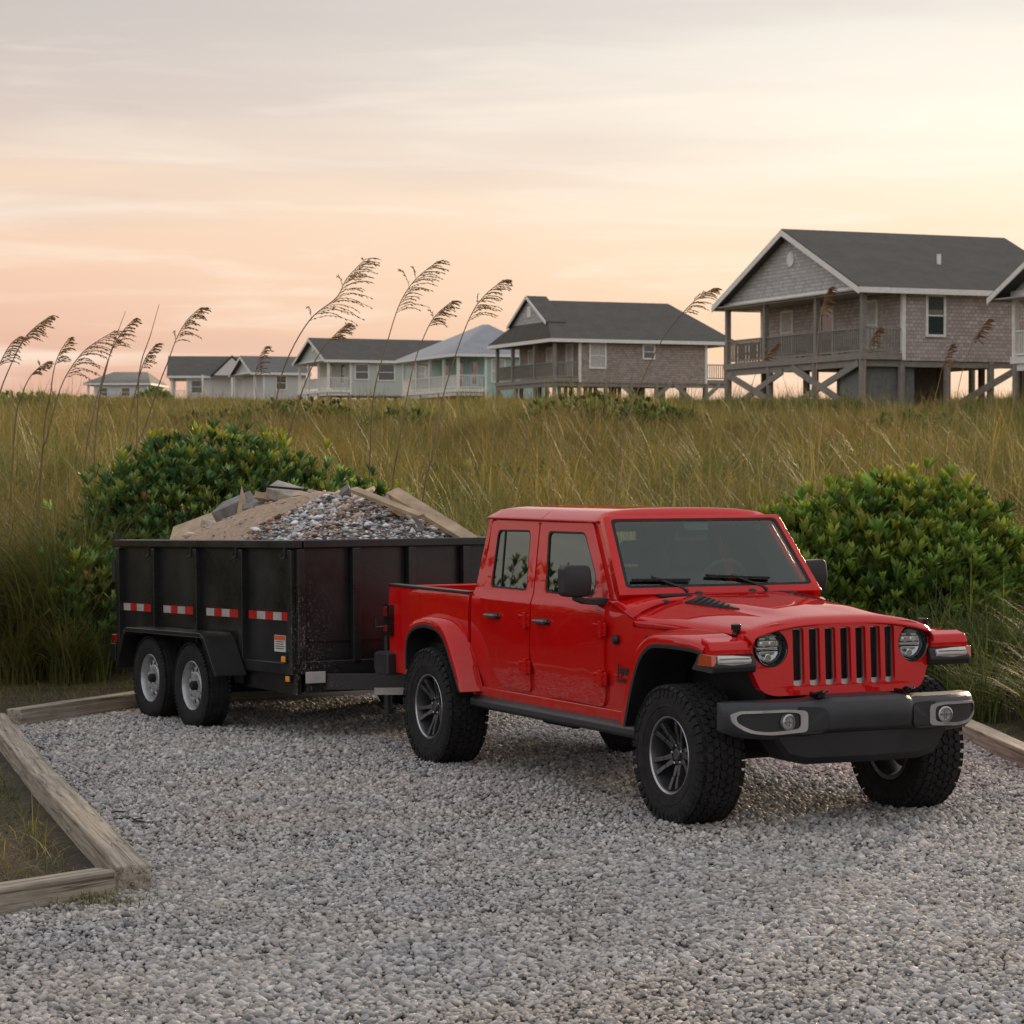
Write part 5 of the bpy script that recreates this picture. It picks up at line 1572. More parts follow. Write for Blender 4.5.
    for sg in (-1, 1):
        sheet(bo, [], yb, 0, .05, sg, "bed_side", RED, T, cutx=[-4.4 + .1 * i for i in range(14)], bevel=.008)
        MB().box((-3.79, sg * .765, 1.262), (1.40, .075, .018)).build("bed_rail_cap", "black_plastic", T, bevel=.005)
        MB().box((-3.79, sg * .705, 1.05), (1.36, .03, .40)).build("bed_inner_side", "black_plastic", T)
        # tail lamp
        mb = MB(); mb.prism(rounded([(-4.515, .875), (-4.40, .875), (-4.40, 1.115), (-4.515, 1.115)], .02), sg * .74, sg * .835, "y"); tl = mb.build("tail_lamp", "gloss_black", T, bevel=.010)
        mb = MB(); mb.box((-4.470, sg * .838, 1.06), (.055, .012, .075)); mb.box((-4.470, sg * .838, .93), (.055, .012, .05)); mb.box((-4.518, sg * .785, 1.0), (.012, .06, .2)); mb.build("red_lens", "red_lens", tl, bevel=.004)
    MB().box((-3.78, 0, .84), (1.38, 1.5, .05)).build("bed_floor", "black_plastic", T)
    MB().box((-3.115, 0, 1.05), (.05, 1.48, .40)).build("bed_front_wall", RED, T, bevel=.008)
    mb = MB(); mb.box((-4.475, 0, 1.01), (.06, 1.44, .49)); tg = mb.build("tailgate", RED, T, bevel=.012)
    MB().box((-4.512, 0, 1.17), (.02, .22, .06)).build("tailgate_handle", "black_plastic", tg, bevel=.005)
    # cab / bed gap
    MB().box((-3.072, 0, .95), (.02, 1.44, .5)).build("cab_gap", "rubber_seal", T)
    # rear bumper
    mb = MB(); rings = []
    for y in (-.86, -.80, -.45, .45, .80, .86):
        xo = -4.70 if abs(y) < .82 else -4.64; xi = -4.50 if abs(y) < .5 else -4.38
        rings.append([(xi, y, .58), (xo + .03, y, .575), (xo, y, .62), (xo, y, .72), (xo + .02, y, .745), (xi, y, .745)])
    mb.loft(rings); mb.build("rear_bumper", "bumper_plastic", T, bevel=.014)
    mb = MB(); mb.box((-4.66, 0, .50), (.22, .07, .07)); mb.box((-4.6, 0, .56), (.08, .6, .08)); mb.build("hitch_receiver", "underbody", T, bevel=.005)
    # ---- front bumper
    st = [(0, .800, .60, .805), (.245, .800, .60, .805), (.275, .790, .595, .800), (.315, .765, .585, .790), (.42, .752, .570, .785), (.62, .722, .565, .785), (.78, .670, .575, .787), (.845, .625, .59, .785), (.875, .585, .605, .780), (.885, .545, .62, .775)]
    def bsec(y):
        a = abs(y)
        for (y0, *p), (y1, *q) in zip(st, st[1:]):
            if a <= y1 + 1e-9:
                t = (a - y0) / (y1 - y0); return [p[i] + (q[i] - p[i]) * t for i in range(3)]
        return list(st[-1][1:])
    mb = MB(); rings = []
    ysn = sorted(set([s_ * y for y in (0, .12, .245, .275, .315, .36, .42, .52, .62, .70, .78,   .815, .845, .862, .875, .885) for s_ in (-1, 1)]))
    for y in ysn:
        xf, z0, z1 = bsec(y)
        xb = min(xf - .10, .52)
        if abs(y) > .80: xb = .49
        rings.append([(xb, y, z0 + .01), (xf - .045, y, z0), (xf - .012, y, z0 + .025), (xf, y, z0 + .07), (xf + .002, y, z1 - .055), (xf - .012, y, z1 - .022), (xf - .045, y, z1), (xb, y, z1)])
    mb.loft(rings); bp = mb.build("front_bumper", "bumper_plastic", T, sharp=30, bevel=.010, segs=3)
    # lower skid / air dam
    mb = MB(); rings = []
    for y in (-.60, -.52, -.40, 0, .40, .52, .60):
        a = abs(y); zb = .412 if a < .45 else (.44 if a < .55 else .55); xf = .745 - .08 * a
        rings.append([(.50, y, zb), (xf - .03, y, zb), (xf, y, zb + .04), (xf + .012, y, .60), (.50, y, .60)])
    mb.loft(rings); mb.build("air_dam", "black_plastic", T, bevel=.010)
    # step in the bumper top, tow hooks
    for sg in (-1, 1):
        mb = MB(); mb.box((.66, sg * .30, .815), (.10, .045, .030)); mb.tube([(.70, sg * .285, .83), (.74, sg * .285, .845), (.75, sg * .32, .84), (.70, sg * .33, .828)], .010, 6); mb.build("tow_hook", "gloss_black", T, bevel=.005)
        # lamp pod on the bumper wing
        def pod(outl, inn, off, th, name, mat, parent, bev=.004):
            g = lambda y, z: bsec(y)[0] + off
            return facepanel(outl, inn, g, th, name, mat, parent, bev, [sg * q for q in (.42, .52, .62, .70, .78, .815, .845)])
        O_ = [(sg * y, z) for y, z in rounded([(.385, .615), (.385, .735), (.52, .752), (.83, .745), (.868, .725), (.862, .66), (.79, .605), (.66, .590)], [.04, .03, .02, .04, .02, .03, .05, .05], 3)]
        I_ = [(sg * y, z) for y, z in rounded([(.475, .632), (.475, .722), (.56, .730), (.815, .724), (.842, .708), (.838, .672), (.77, .627), (.67, .614)], [.03, .03, .02, .03, .02, .02, .05, .05], 3)]
        O2 = [(sg * y, z) for y, z in rounded([(.430, .612), (.430, .735), (.55, .745), (.825, .739), (.864, .720), (.858, .663), (.785, .611), (.67, .597)], [.03, .03, .02, .04, .02, .03, .05, .05], 3)]
        P_ = [(sg * y, z) for y, z in rounded([(.300, .62), (.300, .73), (.33, .752), (.48, .757), (.48, .598), (.34, .600)], [.04, .03, .03, .01, .01, .03], 3)]
        pod(P_, [], .010, .02, "bumper_insert", "black_plastic", bp)
        fr = pod(O2, [I_], .016, .03, "lamp_surround", "silver_trim", bp)
        pod(I_, [], .004, .02, "lamp_pocket", "black_plastic", fr, 0)
        yl = sg * .555; xl = bsec(yl)[0] + .010
        M = Matrix.Translation((xl, yl, .672)) @ Matrix.Rotation(-math.pi / 2 - sg * .14, 4, "Z")
        mb = MB(); mb.lathe([(.048, -.01), (.048, .012), (.040, .016), (.036, .004), (0, .0)], 28, M); fg = mb.build("fog_lamp", "silver_trim", fr)
        mb = MB(); mb.box((xl + .012, yl, .672), (.01, .012, .06)); mb.box((xl + .012, yl, .672), (.01, .06, .010)); mb.build("reflector", "chrome", fg)
        mb = MB(); mb.lathe([(.040, .010), (.028, .020), (0, .024)], 24, M); mb.build("lens", "lamp_glass", fg)
    # ---- mirrors
    for sg in (-1, 1):
        mb = MB(); y0 = sg * .80
        mb.loft([[(-1.13 + dx, sg * y, z) for dx, z in ((-.055, z0), (.055 * k, z0), (.075 * k, (z0 + z1) / 2), (.05 * k, z1), (-.055, z1))] for y, z0, z1, k in ((.868, 1.345, 1.50, .7), (.89, 1.325, 1.525, 1), (1.04, 1.325, 1.530, 1), (1.065, 1.345, 1.505, .7))])
        m_ = mb.build("door_mirror", "black_plastic", T, bevel=.012, segs=3)
        if sg > 0: m_.location = (-.02, -.13, .005)
        mb = MB(); mb.box((-1.188, sg * .965, 1.427), (.006, .16, .16)); mb.build("mirror_glass", "chrome", m_)
        mb = MB(); mb.loft([[(-1.18, sg * .755, 1.265), (-1.05, sg * .755, 1.265), (-1.05, sg * .755, 1.315), (-1.18, sg * .755, 1.315)], [(-1.17, sg * .90, 1.275), (-1.08, sg * .90, 1.275), (-1.08, sg * .90, 1.31), (-1.17, sg * .90, 1.31)],
                            [(-1.165, sg * .97, 1.30), (-1.09, sg * .97, 1.30), (-1.09, sg * .97, 1.34), (-1.165, sg * .97, 1.34)]])
        mb.build("mirror_arm", "black_plastic", m_, bevel=.006)
    # ---- chassis
    mb = MB()
    for sg in (-1, 1): mb.box((-2.0, sg * .42, .52), (5.0, .09, .13))
    for x in (.3, -1.2, -2.4, -4.2): mb.box((x, 0, .52), (.10, .84, .09))
    mb.build("frame", "underbody", T)
    for x in (0, -3.488):
        mb = MB(); mb.tube([(x, -.70, .42), (x, .70, .42)], .045, 12); mb.lathe([(0, -.13), (.07, -.08), (.095, 0), (.07, .08), (0, .13)], 18, Matrix.Translation((x + .02, .12 if x == 0 else 0, .42)))
        for sg in (-1, 1): mb.tube([(x - .02, sg * .45, .42), (x - .02, sg * .45, .80)], .06, 10); mb.tube([(x, sg * .42, .40), (x - .75, sg * .38, .48)], .025, 8)
        mb.build("axle", "underbody", T)
    mb = MB(); mb.tube([(-3.4, 0, .44), (-1.5, .05, .5)], .035, 8); mb.tube([(-1.2, -.30, .45), (-2.6, -.30, .44), (-4.3, -.45, .5)], .03, 8); mb.box((-1.5, 0, .47), (.6, .5, .12)); mb.box((-2.6, .2, .50), (1.0, .4, .15)); mb.tube([(-2.3, -.33, .40), (-2.75, -.33, .40)], .06, 12)
    mb.build("drivetrain", "underbody", T)
    # antenna
    # ---- wheels
    w0 = make_wheel()
    first = True
    for x in (0, -3.488):
        for sg in (-1, 1):
            c = w0 if first else copy_tree(w0); first = False
            c.parent = T; c.scale = (1.018, 1, 1.018); c.location = (x, sg * .79, .423); c.rotation_euler = (0, rnd.uniform(0, .6), 0) if sg < 0 else (0, rnd.uniform(0, .6), math.pi)
    return T


def make_wheel():
    rimv = MB()
    rimv.lathe([(.232, -.128), (.226, -.132), (.214, -.124), (.205, -.10), (.198, -.05), (.190, .06), (.198, .13), (.228, .135), (.232, .12), (.205, .11), (.200, -.03), (.208, -.085), (.232, -.128)], 56)
    # hub and five pairs of spokes
    rimv.lathe([(0, -.082), (.030, -.086), (.036, -.080), (.040, -.062), (.075, -.060), (.088, -.045), (.088, .0), (0, .0)], 32)
    for k in range(5):
        a0 = 2 * math.pi * k / 5 + math.pi / 2
        for s_ in (-1, 1):
            a1 = a0 + s_ * .07; a2 = a0 + s_ * .25
            p = [Vector((.070 * math.cos(a1 + s_ * .16), -.055, .070 * math.sin(a1 + s_ * .16))), Vector((.135 * math.cos(a0 + s_ * .19), -.078, .135 * math.sin(a0 + s_ * .19))), Vector((.212 * math.cos(a2 - s_ * .05), -.108, .212 * math.sin(a2 - s_ * .05)))]
            for a, b, w1, w2 in ((p[0], p[1], .036, .026), (p[1], p[2], .026, .030)):
                rimv.beam(a, b, w1, .042, up=(0, 1, 0), w2=w2, h2=.036)
    wheel = rimv.build("wheel", "dark_alloy", bevel=.004, sharp=35)
    mb = MB(); mb.lathe([(.2335, -.1290), (.2300, -.1345), (.2235, -.1330), (.2195, -.1275), (.2235, -.1240), (.2300, -.1240)], 64, close=True); mb.build("rim_lip", "bright_alloy", wheel)
    for k in range(5):
        a = 2 * math.pi * k / 5 + math.pi / 2 + .63
        c = Vector((.056 * math.cos(a), 0, .056 * math.sin(a))); MB().tube([c + Vector((0, -.055, 0)), c + Vector((0, -.078, 0)), c + Vector((0, -.083, 0))], [.010, .010, .006], 6).build("lug_nut", "chrome", wheel)
    mb = MB(); mb.lathe([(0, -.01), (.155, -.01), (.155, .012), (0, .012)], 40); mb.box((-.09, 0, .09), (.10, .07, .12), ry=.7); mb.build("brake_disc", "rust", wheel)
    mb = MB(); prof = [(.228, -.118), (.236, -.134), (.262, -.142), (.30, -.148), (.345, -.150), (.378, -.143), (.396, -.128), (.404, -.11), (.405, 0), (.404, .11), (.396, .128), (.378, .143), (.345, .150), (.30, .148), (.262, .142), (.236, .134), (.228, .118), (.215, .11), (.215, -.11)]
    mb.lathe(prof, 80, close=True)
    # raised ring on the sidewall
    for sg in (-1, 1): mb.lathe([(.285, sg * .1445), (.290, sg * .1500), (.296, sg * .1500), (.300, sg * .147)], 72)
    n = 46; rr = random.Random(3)
    for i in range(n):
        a = 2 * math.pi * i / n
        for row, (y, wy, lt, sk, ph) in enumerate(((-.094, .044, .046, .25, .0), (-.046, .040, .044, -.35, .5), (.0, .040, .040, .35, .15), (.046, .040, .044, -.35, .6), (.094, .044, .046, -.25, .3))):
            aa = a + ph * 2 * math.pi / n
            M = Matrix.Rotation(-aa, 4, "Y") @ Matrix.Translation((.410, y, 0)) @ Matrix.Rotation(sk + rr.uniform(-.1, .1), 4, "X")
            mb.box((0, 0, 0), (.016, wy * rr.uniform(.88, .98), lt * rr.uniform(.84, .95)), M)
            # zig-zag notch piece
            M2 = Matrix.Rotation(-(aa + .055), 4, "Y") @ Matrix.Translation((.4085, y + .012 * (1 if row % 2 else -1), 0)) @ Matrix.Rotation(-sk, 4, "X")
            mb.box((0, 0, 0), (.014, wy * .45, lt * .40), M2)
        for sg in (-1, 1):
            aa = a + (.25 if i % 2 else 0) * .06
            L_ = .058 if i % 2 else .040
            M = Matrix.Rotation(-aa, 4, "Y") @ Matrix.Translation((.4, sg * .130, 0)) @ Matrix.Rotation(sg * -.75, 4, "Z")
            mb.box((-.010, 0, 0), (.014 + .012, .036, .038), M)
            M = Matrix.Rotation(-aa, 4, "Y") @ Matrix.Translation((.372, sg * .1455, 0)) @ Matrix.Rotation(sg * -.18, 4, "Z")
            mb.box((0, 0, 0), (L_, .010, .034), M)
    mb.build("tyre", "tyre_rubber", wheel, sharp=30, merge=0)
    return wheel


# ------------------------------------------------------------------ dump trailer
def make_trailer():
    ang = math.atan2(-.86, .51)
    O = Vector((-.812, 20.13, 0))
    T = empty("dump_trailer", O, ang)
    T.rotation_euler = (0, R(-1.3), ang)
    tag(T, "black steel tandem axle dump trailer heaped with rubble, behind the red truck", "trailer")
    L_, W2, zt, zb = 3.66, 1.0, 1.555, .59
    PT = "trailer_paint"
    for sg in (-1, 1):
        MB().box((-L_ / 2, sg * (W2 - .02), (zt + zb) / 2), (L_ - .02, .03, zt - zb)).build("side_wall", PT, T)
    MB().box((-.02, 0, (zt + zb) / 2), (.03, 2 * W2 - .06, zt - zb)).build("front_wall", PT, T)
    MB().box((-L_ + .02, 0, (zt + zb) / 2), (.03, 2 * W2 - .06, zt - zb)).build("tailgate", PT, T)
    MB().box((-L_ / 2, 0, zb + .02), (L_ - .04, 2 * W2 - .08, .06)).build("floor", PT, T)
    # top rail: four beams
    for sg in (-1, 1): MB().box((-L_ / 2, sg * (W2 + .005), zt), (L_ + .10, .085, .065)).build("top_rail", PT, T, bevel=.008)
    MB().box((.02, 0, zt + .001), (.085, 2 * W2 - .085, .063)).build("top_rail", PT, T, bevel=.008)
    MB().box((-L_ - .01, 0, zt + .001), (.08, 2 * W2 - .085, .063)).build("top_rail", PT, T, bevel=.008)
    # uprights
    MZ = .985
    xs = [-.03, -.95, -1.87, -2.79, -L_ + .06]
    for sg in (-1, 1):
        for i, x in enumerate(xs):
            w = .075
            MB().box((x, sg * (W2 + .015), (zt + zb) / 2 - .015), (w, .065, zt - zb - .06)).build("upright", PT, T, bevel=.006)
            if i < 4:  # small gusset / hook under the rail
                mb = MB(); mb.box((x - .06, sg * (W2 + .03), zt - .07), (.03, .05, .08)); mb.tube([(x - .06, sg * (W2 + .05), zt - .10), (x - .06, sg * (W2 + .09), zt - .12), (x - .06, sg * (W2 + .09), zt - .07)], .008, 6); mb.build("tarp_hook", PT, T)
        MB().box((-L_ / 2, sg * (W2 + .012), zb - .01), (L_ + .04, .07, .09)).build("lower_rail", PT, T, bevel=.006)
        MB().box((-L_ / 2 - .02, sg * (W2 - .10), .475), (L_ - .1, .09, .16)).build("frame_rail", PT, T, bevel=.006)
    for y in (-.50, .0, .50): MB().box((.04, y, (zt + zb) / 2 - .01), (.06, .07, zt - zb - .05)).build("upright", PT, T, bevel=.006)
    for sg in (-1, 1): MB().box((.035, sg * (W2 - .02), (zt + zb) / 2 - .01), (.05, .06, zt - zb - .06)).build("upright", PT, T, bevel=.006)
    MB().box((.035, 0, zb + .0), (.07, 2 * W2 - .02, .10)).build("lower_rail", PT, T, bevel=.006)
    MB().box((.02, 0, .475), (.09, 2 * W2 - .12, .16)).build("frame_crossbar", PT, T, bevel=.006)
    MB().box((.0, 0, .80), (.02, 2 * W2 - .2, .02)).build("seam_bar", PT, T)
    # red and white reflective tape on the near and far side panels
    for sg in (-1, 1):
        for i in range(4):
            xc = -.49 - .92 * i
            n = 5 if i < 1 else 4; TW = .76 if i < 1 else .62; seg = TW / n
            ri = 0
            tp = MB(); tp.box((xc, sg * (W2 + .004 - .006 + .001), MZ), (TW + .02, .004, .066)); base = tp.build("reflective_tape", "tape_red", T)
            for k in range(n):
                if k % 2 == 1:
                    MB().box((xc + TW / 2 - seg * (k + .5), sg * (W2 + .0015), MZ), (seg, .004, .062)).build("white_band", "tape_white", base)
    # warning sticker, side marker lamps, front reflector
    s_ = MB().box((-.30, -(W2 - .002), .77), (.20, .008, .13)).build("warning_sticker", "sticker_white", T)
    MB().box((-.30, -(W2 + .004), .815), (.19, .004, .035)).build("orange_band", "sticker_orange", s_)
    for i in range(4): MB().box((-.30, -(W2 + .004), .785 - i * .018), (.16 - .02 * (i % 2), .003, .005)).build("text_line", "badge_black", s_)
    for z in (.655, .50):
        b_ = MB().box((-.10, -(W2 + .055 if z > .6 else W2 + .02), z), (.085, .02, .062)).build("side_marker", "rubber_seal", T, bevel=.006)
        MB().box((-.10, -(W2 + .068 if z > .6 else W2 + .033), z), (.065, .012, .045)).build("amber_lens", "amber_light", b_, bevel=.005)
    MB().box((.085, -.88, .515), (.012, .17, .09)).build("white_reflector", "tape_white", T, bevel=.004)
    MB().box((-L_ + .02, -(W2 + .055), .70), (.10, .03, .07)).build("rear_marker", "red_lens", T, bevel=.006)
    # rear corner latch, hinge knob
    MB().tube([(-L_ - .02, -W2 - .02, zt + .02), (-L_ - .02, -W2 - .02, zt + .09)], .03, 8).build("gate_hinge", PT, T)
    MB().tube([(-L_ - .06, -W2 - .03, zt - .35), (-L_ - .06, -W2 - .03, zt - .15)], .02, 8).build("gate_pin", PT, T)
    MB().box((-L_ - .03, -W2 - .01, zb - .02), (.12, .10, .16)).build("gate_latch", PT, T, bevel=.006)
    # step plate and lower body at the front corner, tool box skirt
    mb = MB(); mb.prism([(-.95, .40), (.02, .38), (.02, .55), (-.95, .55)], -W2 - .01, -W2 + .03, "y"); mb.build("skirt_plate", PT, T, bevel=.005)
    # fenders
    for sg in (-1, 1):
        outl = [(-2.95, .47), (-2.78, .80), (-2.70, .835), (-1.12, .835), (-1.04, .80), (-.80, .50)]
        inn = [(-.85, .50), (-1.075, .775), (-1.14, .80), (-2.68, .80), (-2.745, .77), (-2.91, .47)]
        mb = MB(); mb.prism(outl + inn, sg * (W2 + .06), sg * (W2 + .335), "y"); mb.build("fender", PT, T, bevel=.006)
        mb = MB(); mb.prism([(-1.10, .78), (-.86, .50), (-.86, .43), (-1.0, .43), (-1.12, .70)], sg * (W2 + .06), sg * (W2 + .075), "y"); mb.build("fender_gusset", PT, T)
    # tongue
    for sg in (-1, 1): MB().beam((-.05, sg * .86, .475), (.62, sg * .06, .475), .07, .13).build("tongue_beam", PT, T, bevel=.006)
    mb = MB(); mb.box((.66, 0, .50), (.30, .09, .08)); mb.lathe([(0, -.055), (.055, -.045), (.06, 0), (.055, .045), (0, .055)], 14, Matrix.Translation((.80, 0, .51))); mb.build("coupler", "underbody", T, bevel=.006)
    mb = MB(); mb.tube([(.30, -.36, .26), (.30, -.36, .92)], .035, 10); mb.tube([(.30, -.36, .22), (.30, -.36, .26)], .07, 12); mb.tube([(.30, -.36, .90), (.30, -.46, .90), (.30, -.46, .97)], .012, 6); mb.build("jack", PT, T)
    MB().box((.20, .30, .70), (.30, .42, .32)).build("pump_box", PT, T, bevel=.01)
    MB().beam((.44, -.55, .41), (.60, -.28, .41), .012, .055).build("reflector_strip", "tape_white", T)
    # axles
    for x in (-1.47, -2.36):
        mb = MB(); mb.tube([(x, -1.0, .36), (x, 1.0, .36)], .045, 10)
        for sg in (-1, 1): mb.box((x, sg * .82, .40), (.75, .06, .035)); 
        mb.build("axle", "underbody", T)
    # wheels
    rim = MB()
    rim.lathe([(.208, -.088), (.200, -.094), (.190, -.082), (.184, -.04), (.178, .03), (.190, .088), (.206, .088)], 44)
    # dished disc with hand holes
    ring_o, ring_i, dish = .180, .068, -.035
    nh = 10; V = []; F = []
    rimd = MB()
    rimd.lathe([(.180, -.028), (.160, -.045)], 40); rimd.lathe([(.116, -.058), (.095, -.060), (.066, -.052), (0, -.052)], 40)
    for k in range(nh):
        a0 = 2 * math.pi * (k + .5) / nh; hw = 2 * math.pi / nh * .27
        q = []
        for a in (a0 - hw, a0, a0 + hw):
            q += [(.162 * math.cos(a), -.0455, .162 * math.sin(a)), (.114 * math.cos(a), -.058, .114 * math.sin(a))]
        rimd.add(q, [(0, 2, 3, 1), (2, 4, 5, 3)])
    wheel = rim.build("wheel", "steel_wheel", bevel=0, merge=1e-6)
    d_ = rimd.build("wheel_disc", "steel_wheel", wheel); so = d_.modifiers.new("t", "SOLIDIFY"); so.thickness = .006
    mb = MB(); mb.lathe([(0, -.105), (.026, -.102), (.036, -.092), (.038, -.05), (.0, -.05)], 24); mb.build("hub", "underbody", wheel)
    for k in range(6):
        a = 2 * math.pi * k / 6; c = Vector((.080 * math.cos(a), 0, .080 * math.sin(a))); MB().tube([c + Vector((0, -.05, 0)), c + Vector((0, -.070, 0))], .009, 6).build("lug_nut", "steel_wheel", wheel)
    mb = MB(); mb.lathe([(0, -.02), (.175, -.02), (.175, .02), (0, .02)], 30); mb.build("brake_drum", "underbody", wheel)
    mb = MB(); mb.lathe([(.200, -.082), (.210, -.096), (.245, -.106), (.285, -.110), (.325, -.104), (.346, -.088), (.352, -.072), (.354, -.052), (.348, -.048), (.348, -.042), (.355, -.038), (.356, -.006), (.350, -.004), (.350, .004), (.356, .006), (.355, .038), (.348, .042), (.348, .048), (.354, .052), (.352, .072), (.346, .088), (.325, .104), (.285, .110), (.245, .106), (.210, .096), (.200, .082)], 72)
    n = 60
    for i in range(n):
        a = 2 * math.pi * i / n
        for sg in (-1, 1):
            M = Matrix.Rotation(-a, 4, "Y") @ Matrix.Translation((.345, sg * .094, 0)) @ Matrix.Rotation(sg * -.55, 4, "Z"); mb.box((0, 0, 0), (.018, .026, .024), M)
    mb.build("tyre", "tyre_rubber", wheel, merge=0, sharp=32)
    first = True
    for x in (-1.47, -2.36):
        for sg in (-1, 1):
            c = wheel if first else copy_tree(wheel); first = False
            c.parent = T; c.location = (x, sg * 1.16, .355 - x * .0227); c.rotation_euler = (0, rnd.uniform(0, 1), 0 if sg < 0 else math.pi)
    return T, O, ang


def make_debris(O, ang):
    M = Matrix.Translation(O) @ Matrix.Rotation(ang, 4, "Z") @ Matrix.Rotation(R(-1.3), 4, "Y")
    Mi = M.inverted()
    def H(x, y):
        u = (x + 1.74) / 1.73; v = y / .93
        e = max(0, 1 - abs(v) ** 1.9) ; f = max(0.0, 1 - abs(u) ** 2.4)
        z = 1.40 + .55 * (e ** .8) * (f ** .7) * (1 - .10 * max(0, -u))
        nz = noise.noise(Vector((x * 2.3, y * 2.3, .3))) * .06 + noise.noise(Vector((x * 6, y * 6, 2.3))) * .035
        return z + nz * (1 if x > -1.6 else .45)
    mb = MB(); nx, ny = 110, 60; V = []
    for i in range(nx + 1):
        for j in range(ny + 1):
            x = -3.61 + 3.57 * i / nx; y = -.955 + 1.91 * j / ny
            V.append((x, y, H(x, y) + (noise.noise(Vector((x * 17, y * 17, 0))) * .018 if x > -1.7 else .006 * noise.noise(Vector((x * 17, y * 17, 0))))))
    F = [(i * (ny + 1) + j, (i + 1) * (ny + 1) + j, (i + 1) * (ny + 1) + j + 1, i * (ny + 1) + j + 1) for i in range(nx) for j in range(ny)]
    mb.add(V, F); o = mb.build("debris_heap", "debris_soil", noclean=True, sharp=180); o.matrix_world = M
    so = o.modifiers.new("t", "SOLIDIFY"); so.thickness = .1; so.offset = -1
    tag(o, "heap of tan soil and grey broken rubble filling the trailer bed", "rubble heap")
    # chips on the front half
    n = 8000
    X = rng.uniform(-1.35, -.08, n); Y = rng.uniform(-.93, .93, n)
    X2 = X[:]; size = .012 * np.exp(rng.normal(0, .60, n)); size = np.clip(size, .006, .05); big_ = rng.random(n) < .008; size[big_] = rng.uniform(.03, .055, big_.sum())
    Z = np.array([H(a, b) for a, b in zip(X, Y)]) + size * .3
    pal = np.array([(.58, .60, .62), (.42, .43, .45), (.18, .17, .16), (.76, .77, .78), (.42, .29, .20), (.52, .47, .41), (.07, .065, .06)])
    cols = pal[rng.choice(7, n, p=[.22, .18, .14, .14, .12, .12, .08])] * rng.uniform(.8, 1.15, (n, 1))
    cols = np.where((np.sin(X * 7 + Y * 3) + rng.normal(0, .5, n) > .9)[:, None], cols * np.array([.85, .62, .48]), cols)
    o = scatter_stones("rubble_chips", X, Y, Z, size, cols, octa(), "rubble_chip", (.25, .6), .45, smooth=False); o.matrix_world = M
    tag(o, "broken grey roofing and concrete chips covering the front of the heap", "rubble", kind="stuff")

    n = 420
    X = rng.uniform(-3.5, -1.2, n); Y = rng.uniform(-.93, .9, n); size = .008 * np.exp(rng.normal(0, .75, n)); size = np.clip(size, .005, .06)
    Z = np.array([H(a, b) for a, b in zip(X, Y)]) + size * .3
    cols = np.array([(.50, .38, .28), (.36, .27, .20), (.30, .29, .28), (.60, .50, .40)])[rng.integers(0, 4, n)] * rng.uniform(.7, 1.1, (n, 1))
    o = scatter_stones("soil_clods", X, Y, Z, size, cols, octa(), "rubble_chip", (.3, .7), .4, smooth=False); o.matrix_world = M
    tag(o, "clods and splinters strewn over the sandy left side of the heap", "rubble", kind="stuff")

    def slab(name, pts, th, c, rot, mat, label, cat, jit=.0, bevel=.004, seed=0, grp=None):
        g = random.Random(seed); mb = MB()
        P = [(x + g.uniform(-jit, jit), y + g.uniform(-jit, jit)) for x, y in pts]
        mb.prism(P, -th / 2, th / 2, "z"); o = mb.build(name, mat, bevel=bevel, segs=2, smooth=True)
        o.location = c; o.rotation_euler = rot; tag(o, label, cat, grp); return o
    Z0 = lambda x, y: H(x, y)
    def P(x, y, dz=0): return M @ Vector((x, y, H(x, y) + dz))
    # positions picked in trailer coordinates
    def local(px, py, d): return at(px, py, d)
    slab("plank", [(-.42, -.07), (.40, -.06), (.43, .07), (-.40, .075)], .04, local(431, 516, 20.7), (.45, R(29), R(-22)), "board_tan", "tan plank sloping down the right end of the rubble heap", "plank", seed=1)
    slab("plank", [(-.10, -.03), (.10, -.02), (.11, .03), (-.09, .035)], .03, local(363, 494, 20.9), (.5, R(-24), R(-12)), "board_pale", "short pale board on top of the grey rubble, near the crest", "plank", seed=2)
    slab("board", [(-.30, -.20), (.24, -.25), (.31, .18), (-.24, .24)], .05, local(198, 531, 22.9), (.55, R(-24), R(-10)), "board_tan", "broad tan board lying at the left end of the heap", "board", .02, seed=3)
    slab("board", [(-.06, -.13), (.06, -.12), (.02, .16)], .03, local(242, 503, 22.2), (1.25, R(-6), R(4)), "board_tan", "pointed tan fragment standing against the dark concrete block", "board", .01, seed=4)
    slab("concrete_block", [(-.16, -.12), (.14, -.14), (.18, .10), (-.10, .14)], .20, local(234, 512, 22.4), (.35, R(-22), R(-18)), "concrete_chunk", "dark grey broken concrete block left of the crest", "concrete block", .02, .012, 5)
    slab("concrete_block", [(-.15, -.10), (.13, -.12), (.16, .10), (-.12, .12)], .10, local(284, 493, 22.0), (.35, R(14), R(-14)), "concrete_pale", "pale grey concrete slab poking from the crest of the heap", "concrete block", .02, .010, 6)
    slab("concrete_block", [(-.12, -.08), (.12, -.1), (.1, .08), (-.12, .12)], .06, local(258, 501, 22.3), (.3, R(-20), R(10)), "concrete_chunk", "flat grey slab between the dark block and the pale one", "concrete block", .02, .008, 7)
    slab("plank", [(-.36, -.035), (.34, -.03), (.36, .035), (-.34, .04)], .035, local(387, 503, 20.5), (.4, R(18), R(-30)), "board_tan", "weathered brown lath half buried in the grey rubble", "plank", .004, .003, 8)
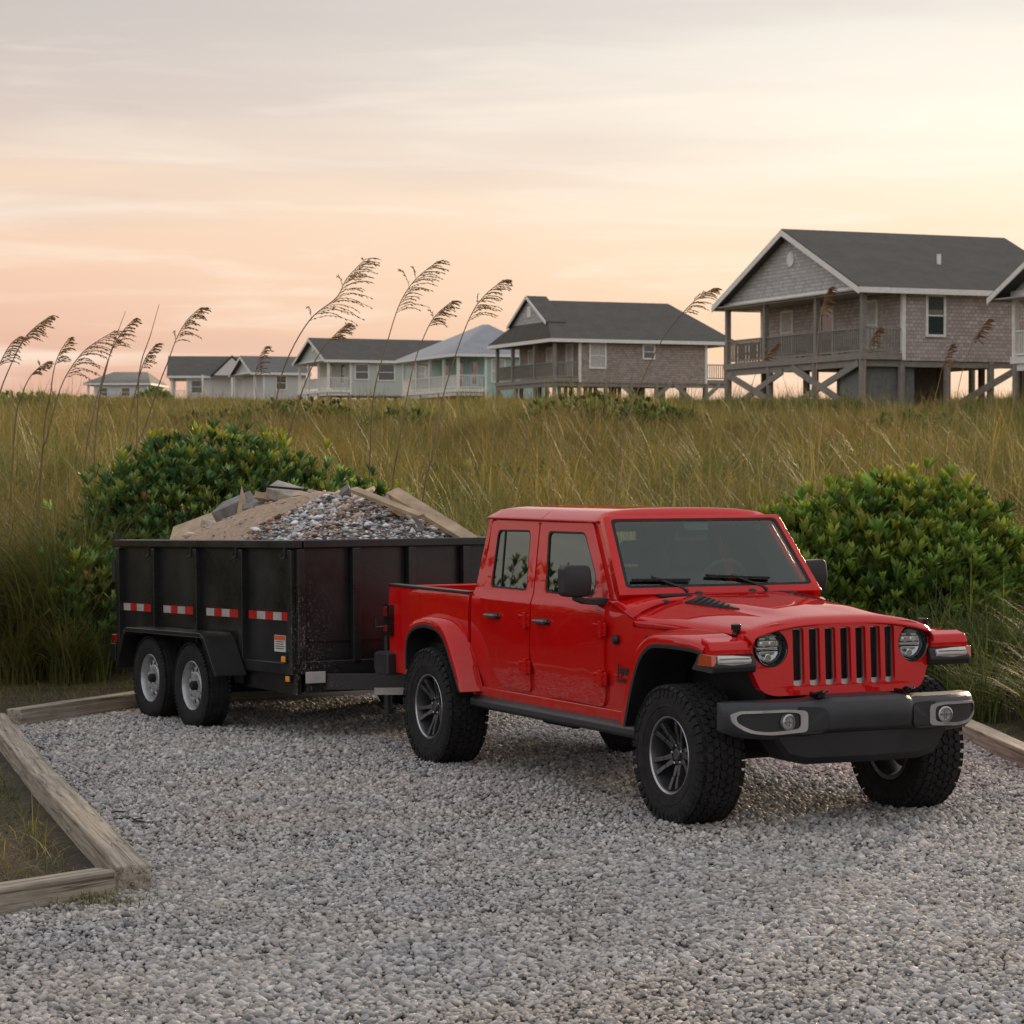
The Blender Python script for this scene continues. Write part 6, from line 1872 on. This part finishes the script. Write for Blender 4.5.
    frs = [(214, 526, 22.7, .16, "concrete_pale"), (228, 521, 22.5, .12, "board_tan"), (250, 506, 22.2, .10, "concrete_chunk"), (268, 497, 22.1, .13, "board_tan"), (276, 499, 22.0, .09, "concrete_chunk"), (303, 494, 21.8, .12, "board_pale"),
           (318, 493, 21.6, .09, "concrete_pale"), (345, 492, 21.2, .10, "concrete_chunk"), (383, 500, 20.8, .11, "concrete_pale"), (398, 509, 20.6, .12, "board_tan"), (417, 519, 20.5, .10, "concrete_chunk"), (206, 533, 22.8, .10, "concrete_chunk"), (262, 515, 21.8, .09, "concrete_pale"), (330, 508, 21.0, .10, "board_tan")]
    for i, (px, py, d, L_, mt) in enumerate(frs):
        g = random.Random(50 + i); pts = [(L_ * math.cos(a) * g.uniform(.5, 1.1), L_ * .7 * math.sin(a) * g.uniform(.5, 1.1)) for a in [k * 2 * math.pi / 6 for k in range(6)]]
        slab("fragment", pts, g.uniform(.02, .07), local(px, py + 2, d), (g.uniform(-.6, .9), g.uniform(-.7, .7), g.uniform(0, 3)), mt, "small broken fragment of board or concrete lying on the rubble heap", "fragment", .01, .003, i, "broken fragments on the rubble heap")
    slab("bar", [(-.30, -.012), (.30, -.012), (.30, .012), (-.30, .012)], .02, local(296, 489, 21.9), (0, R(5), R(8)), "underbody", "thin dark bar sticking out over the crest", "bar", seed=9)


def build_twigs():
    # small dark bits lying in the gravel
    for i, (px, py, L_, a) in enumerate([(126, 825, .16, .1), (140, 828, .12, -.3), (118, 818, .10, .6), (250, 735, .09, .2)]):
        d = CAMH * FPX / (py - HOR); p = at(px, py, d); mb = MB()
        mb.tube([(-L_ / 2, 0, 0), (-L_ * .1, .012, .004), (L_ * .3, -.006, 0), (L_ / 2, .012, .002)], [.004, .006, .005, .003], 6)
        o = mb.build("twig", "woody_stem"); o.location = (p.x, p.y, .032); o.rotation_euler = (0, 0, a)
        tag(o, ["longest dark twig on the gravel near the diagonal timber", "short dark twig right of the longest one on the gravel", "shortest dark twig, nearest the diagonal timber", "small dark twig on the gravel in front of the trailer tyres"][i], "twig")


truck = make_truck()
trailer, tO, tA = make_trailer()
make_debris(tO, tA)
build_twigs()
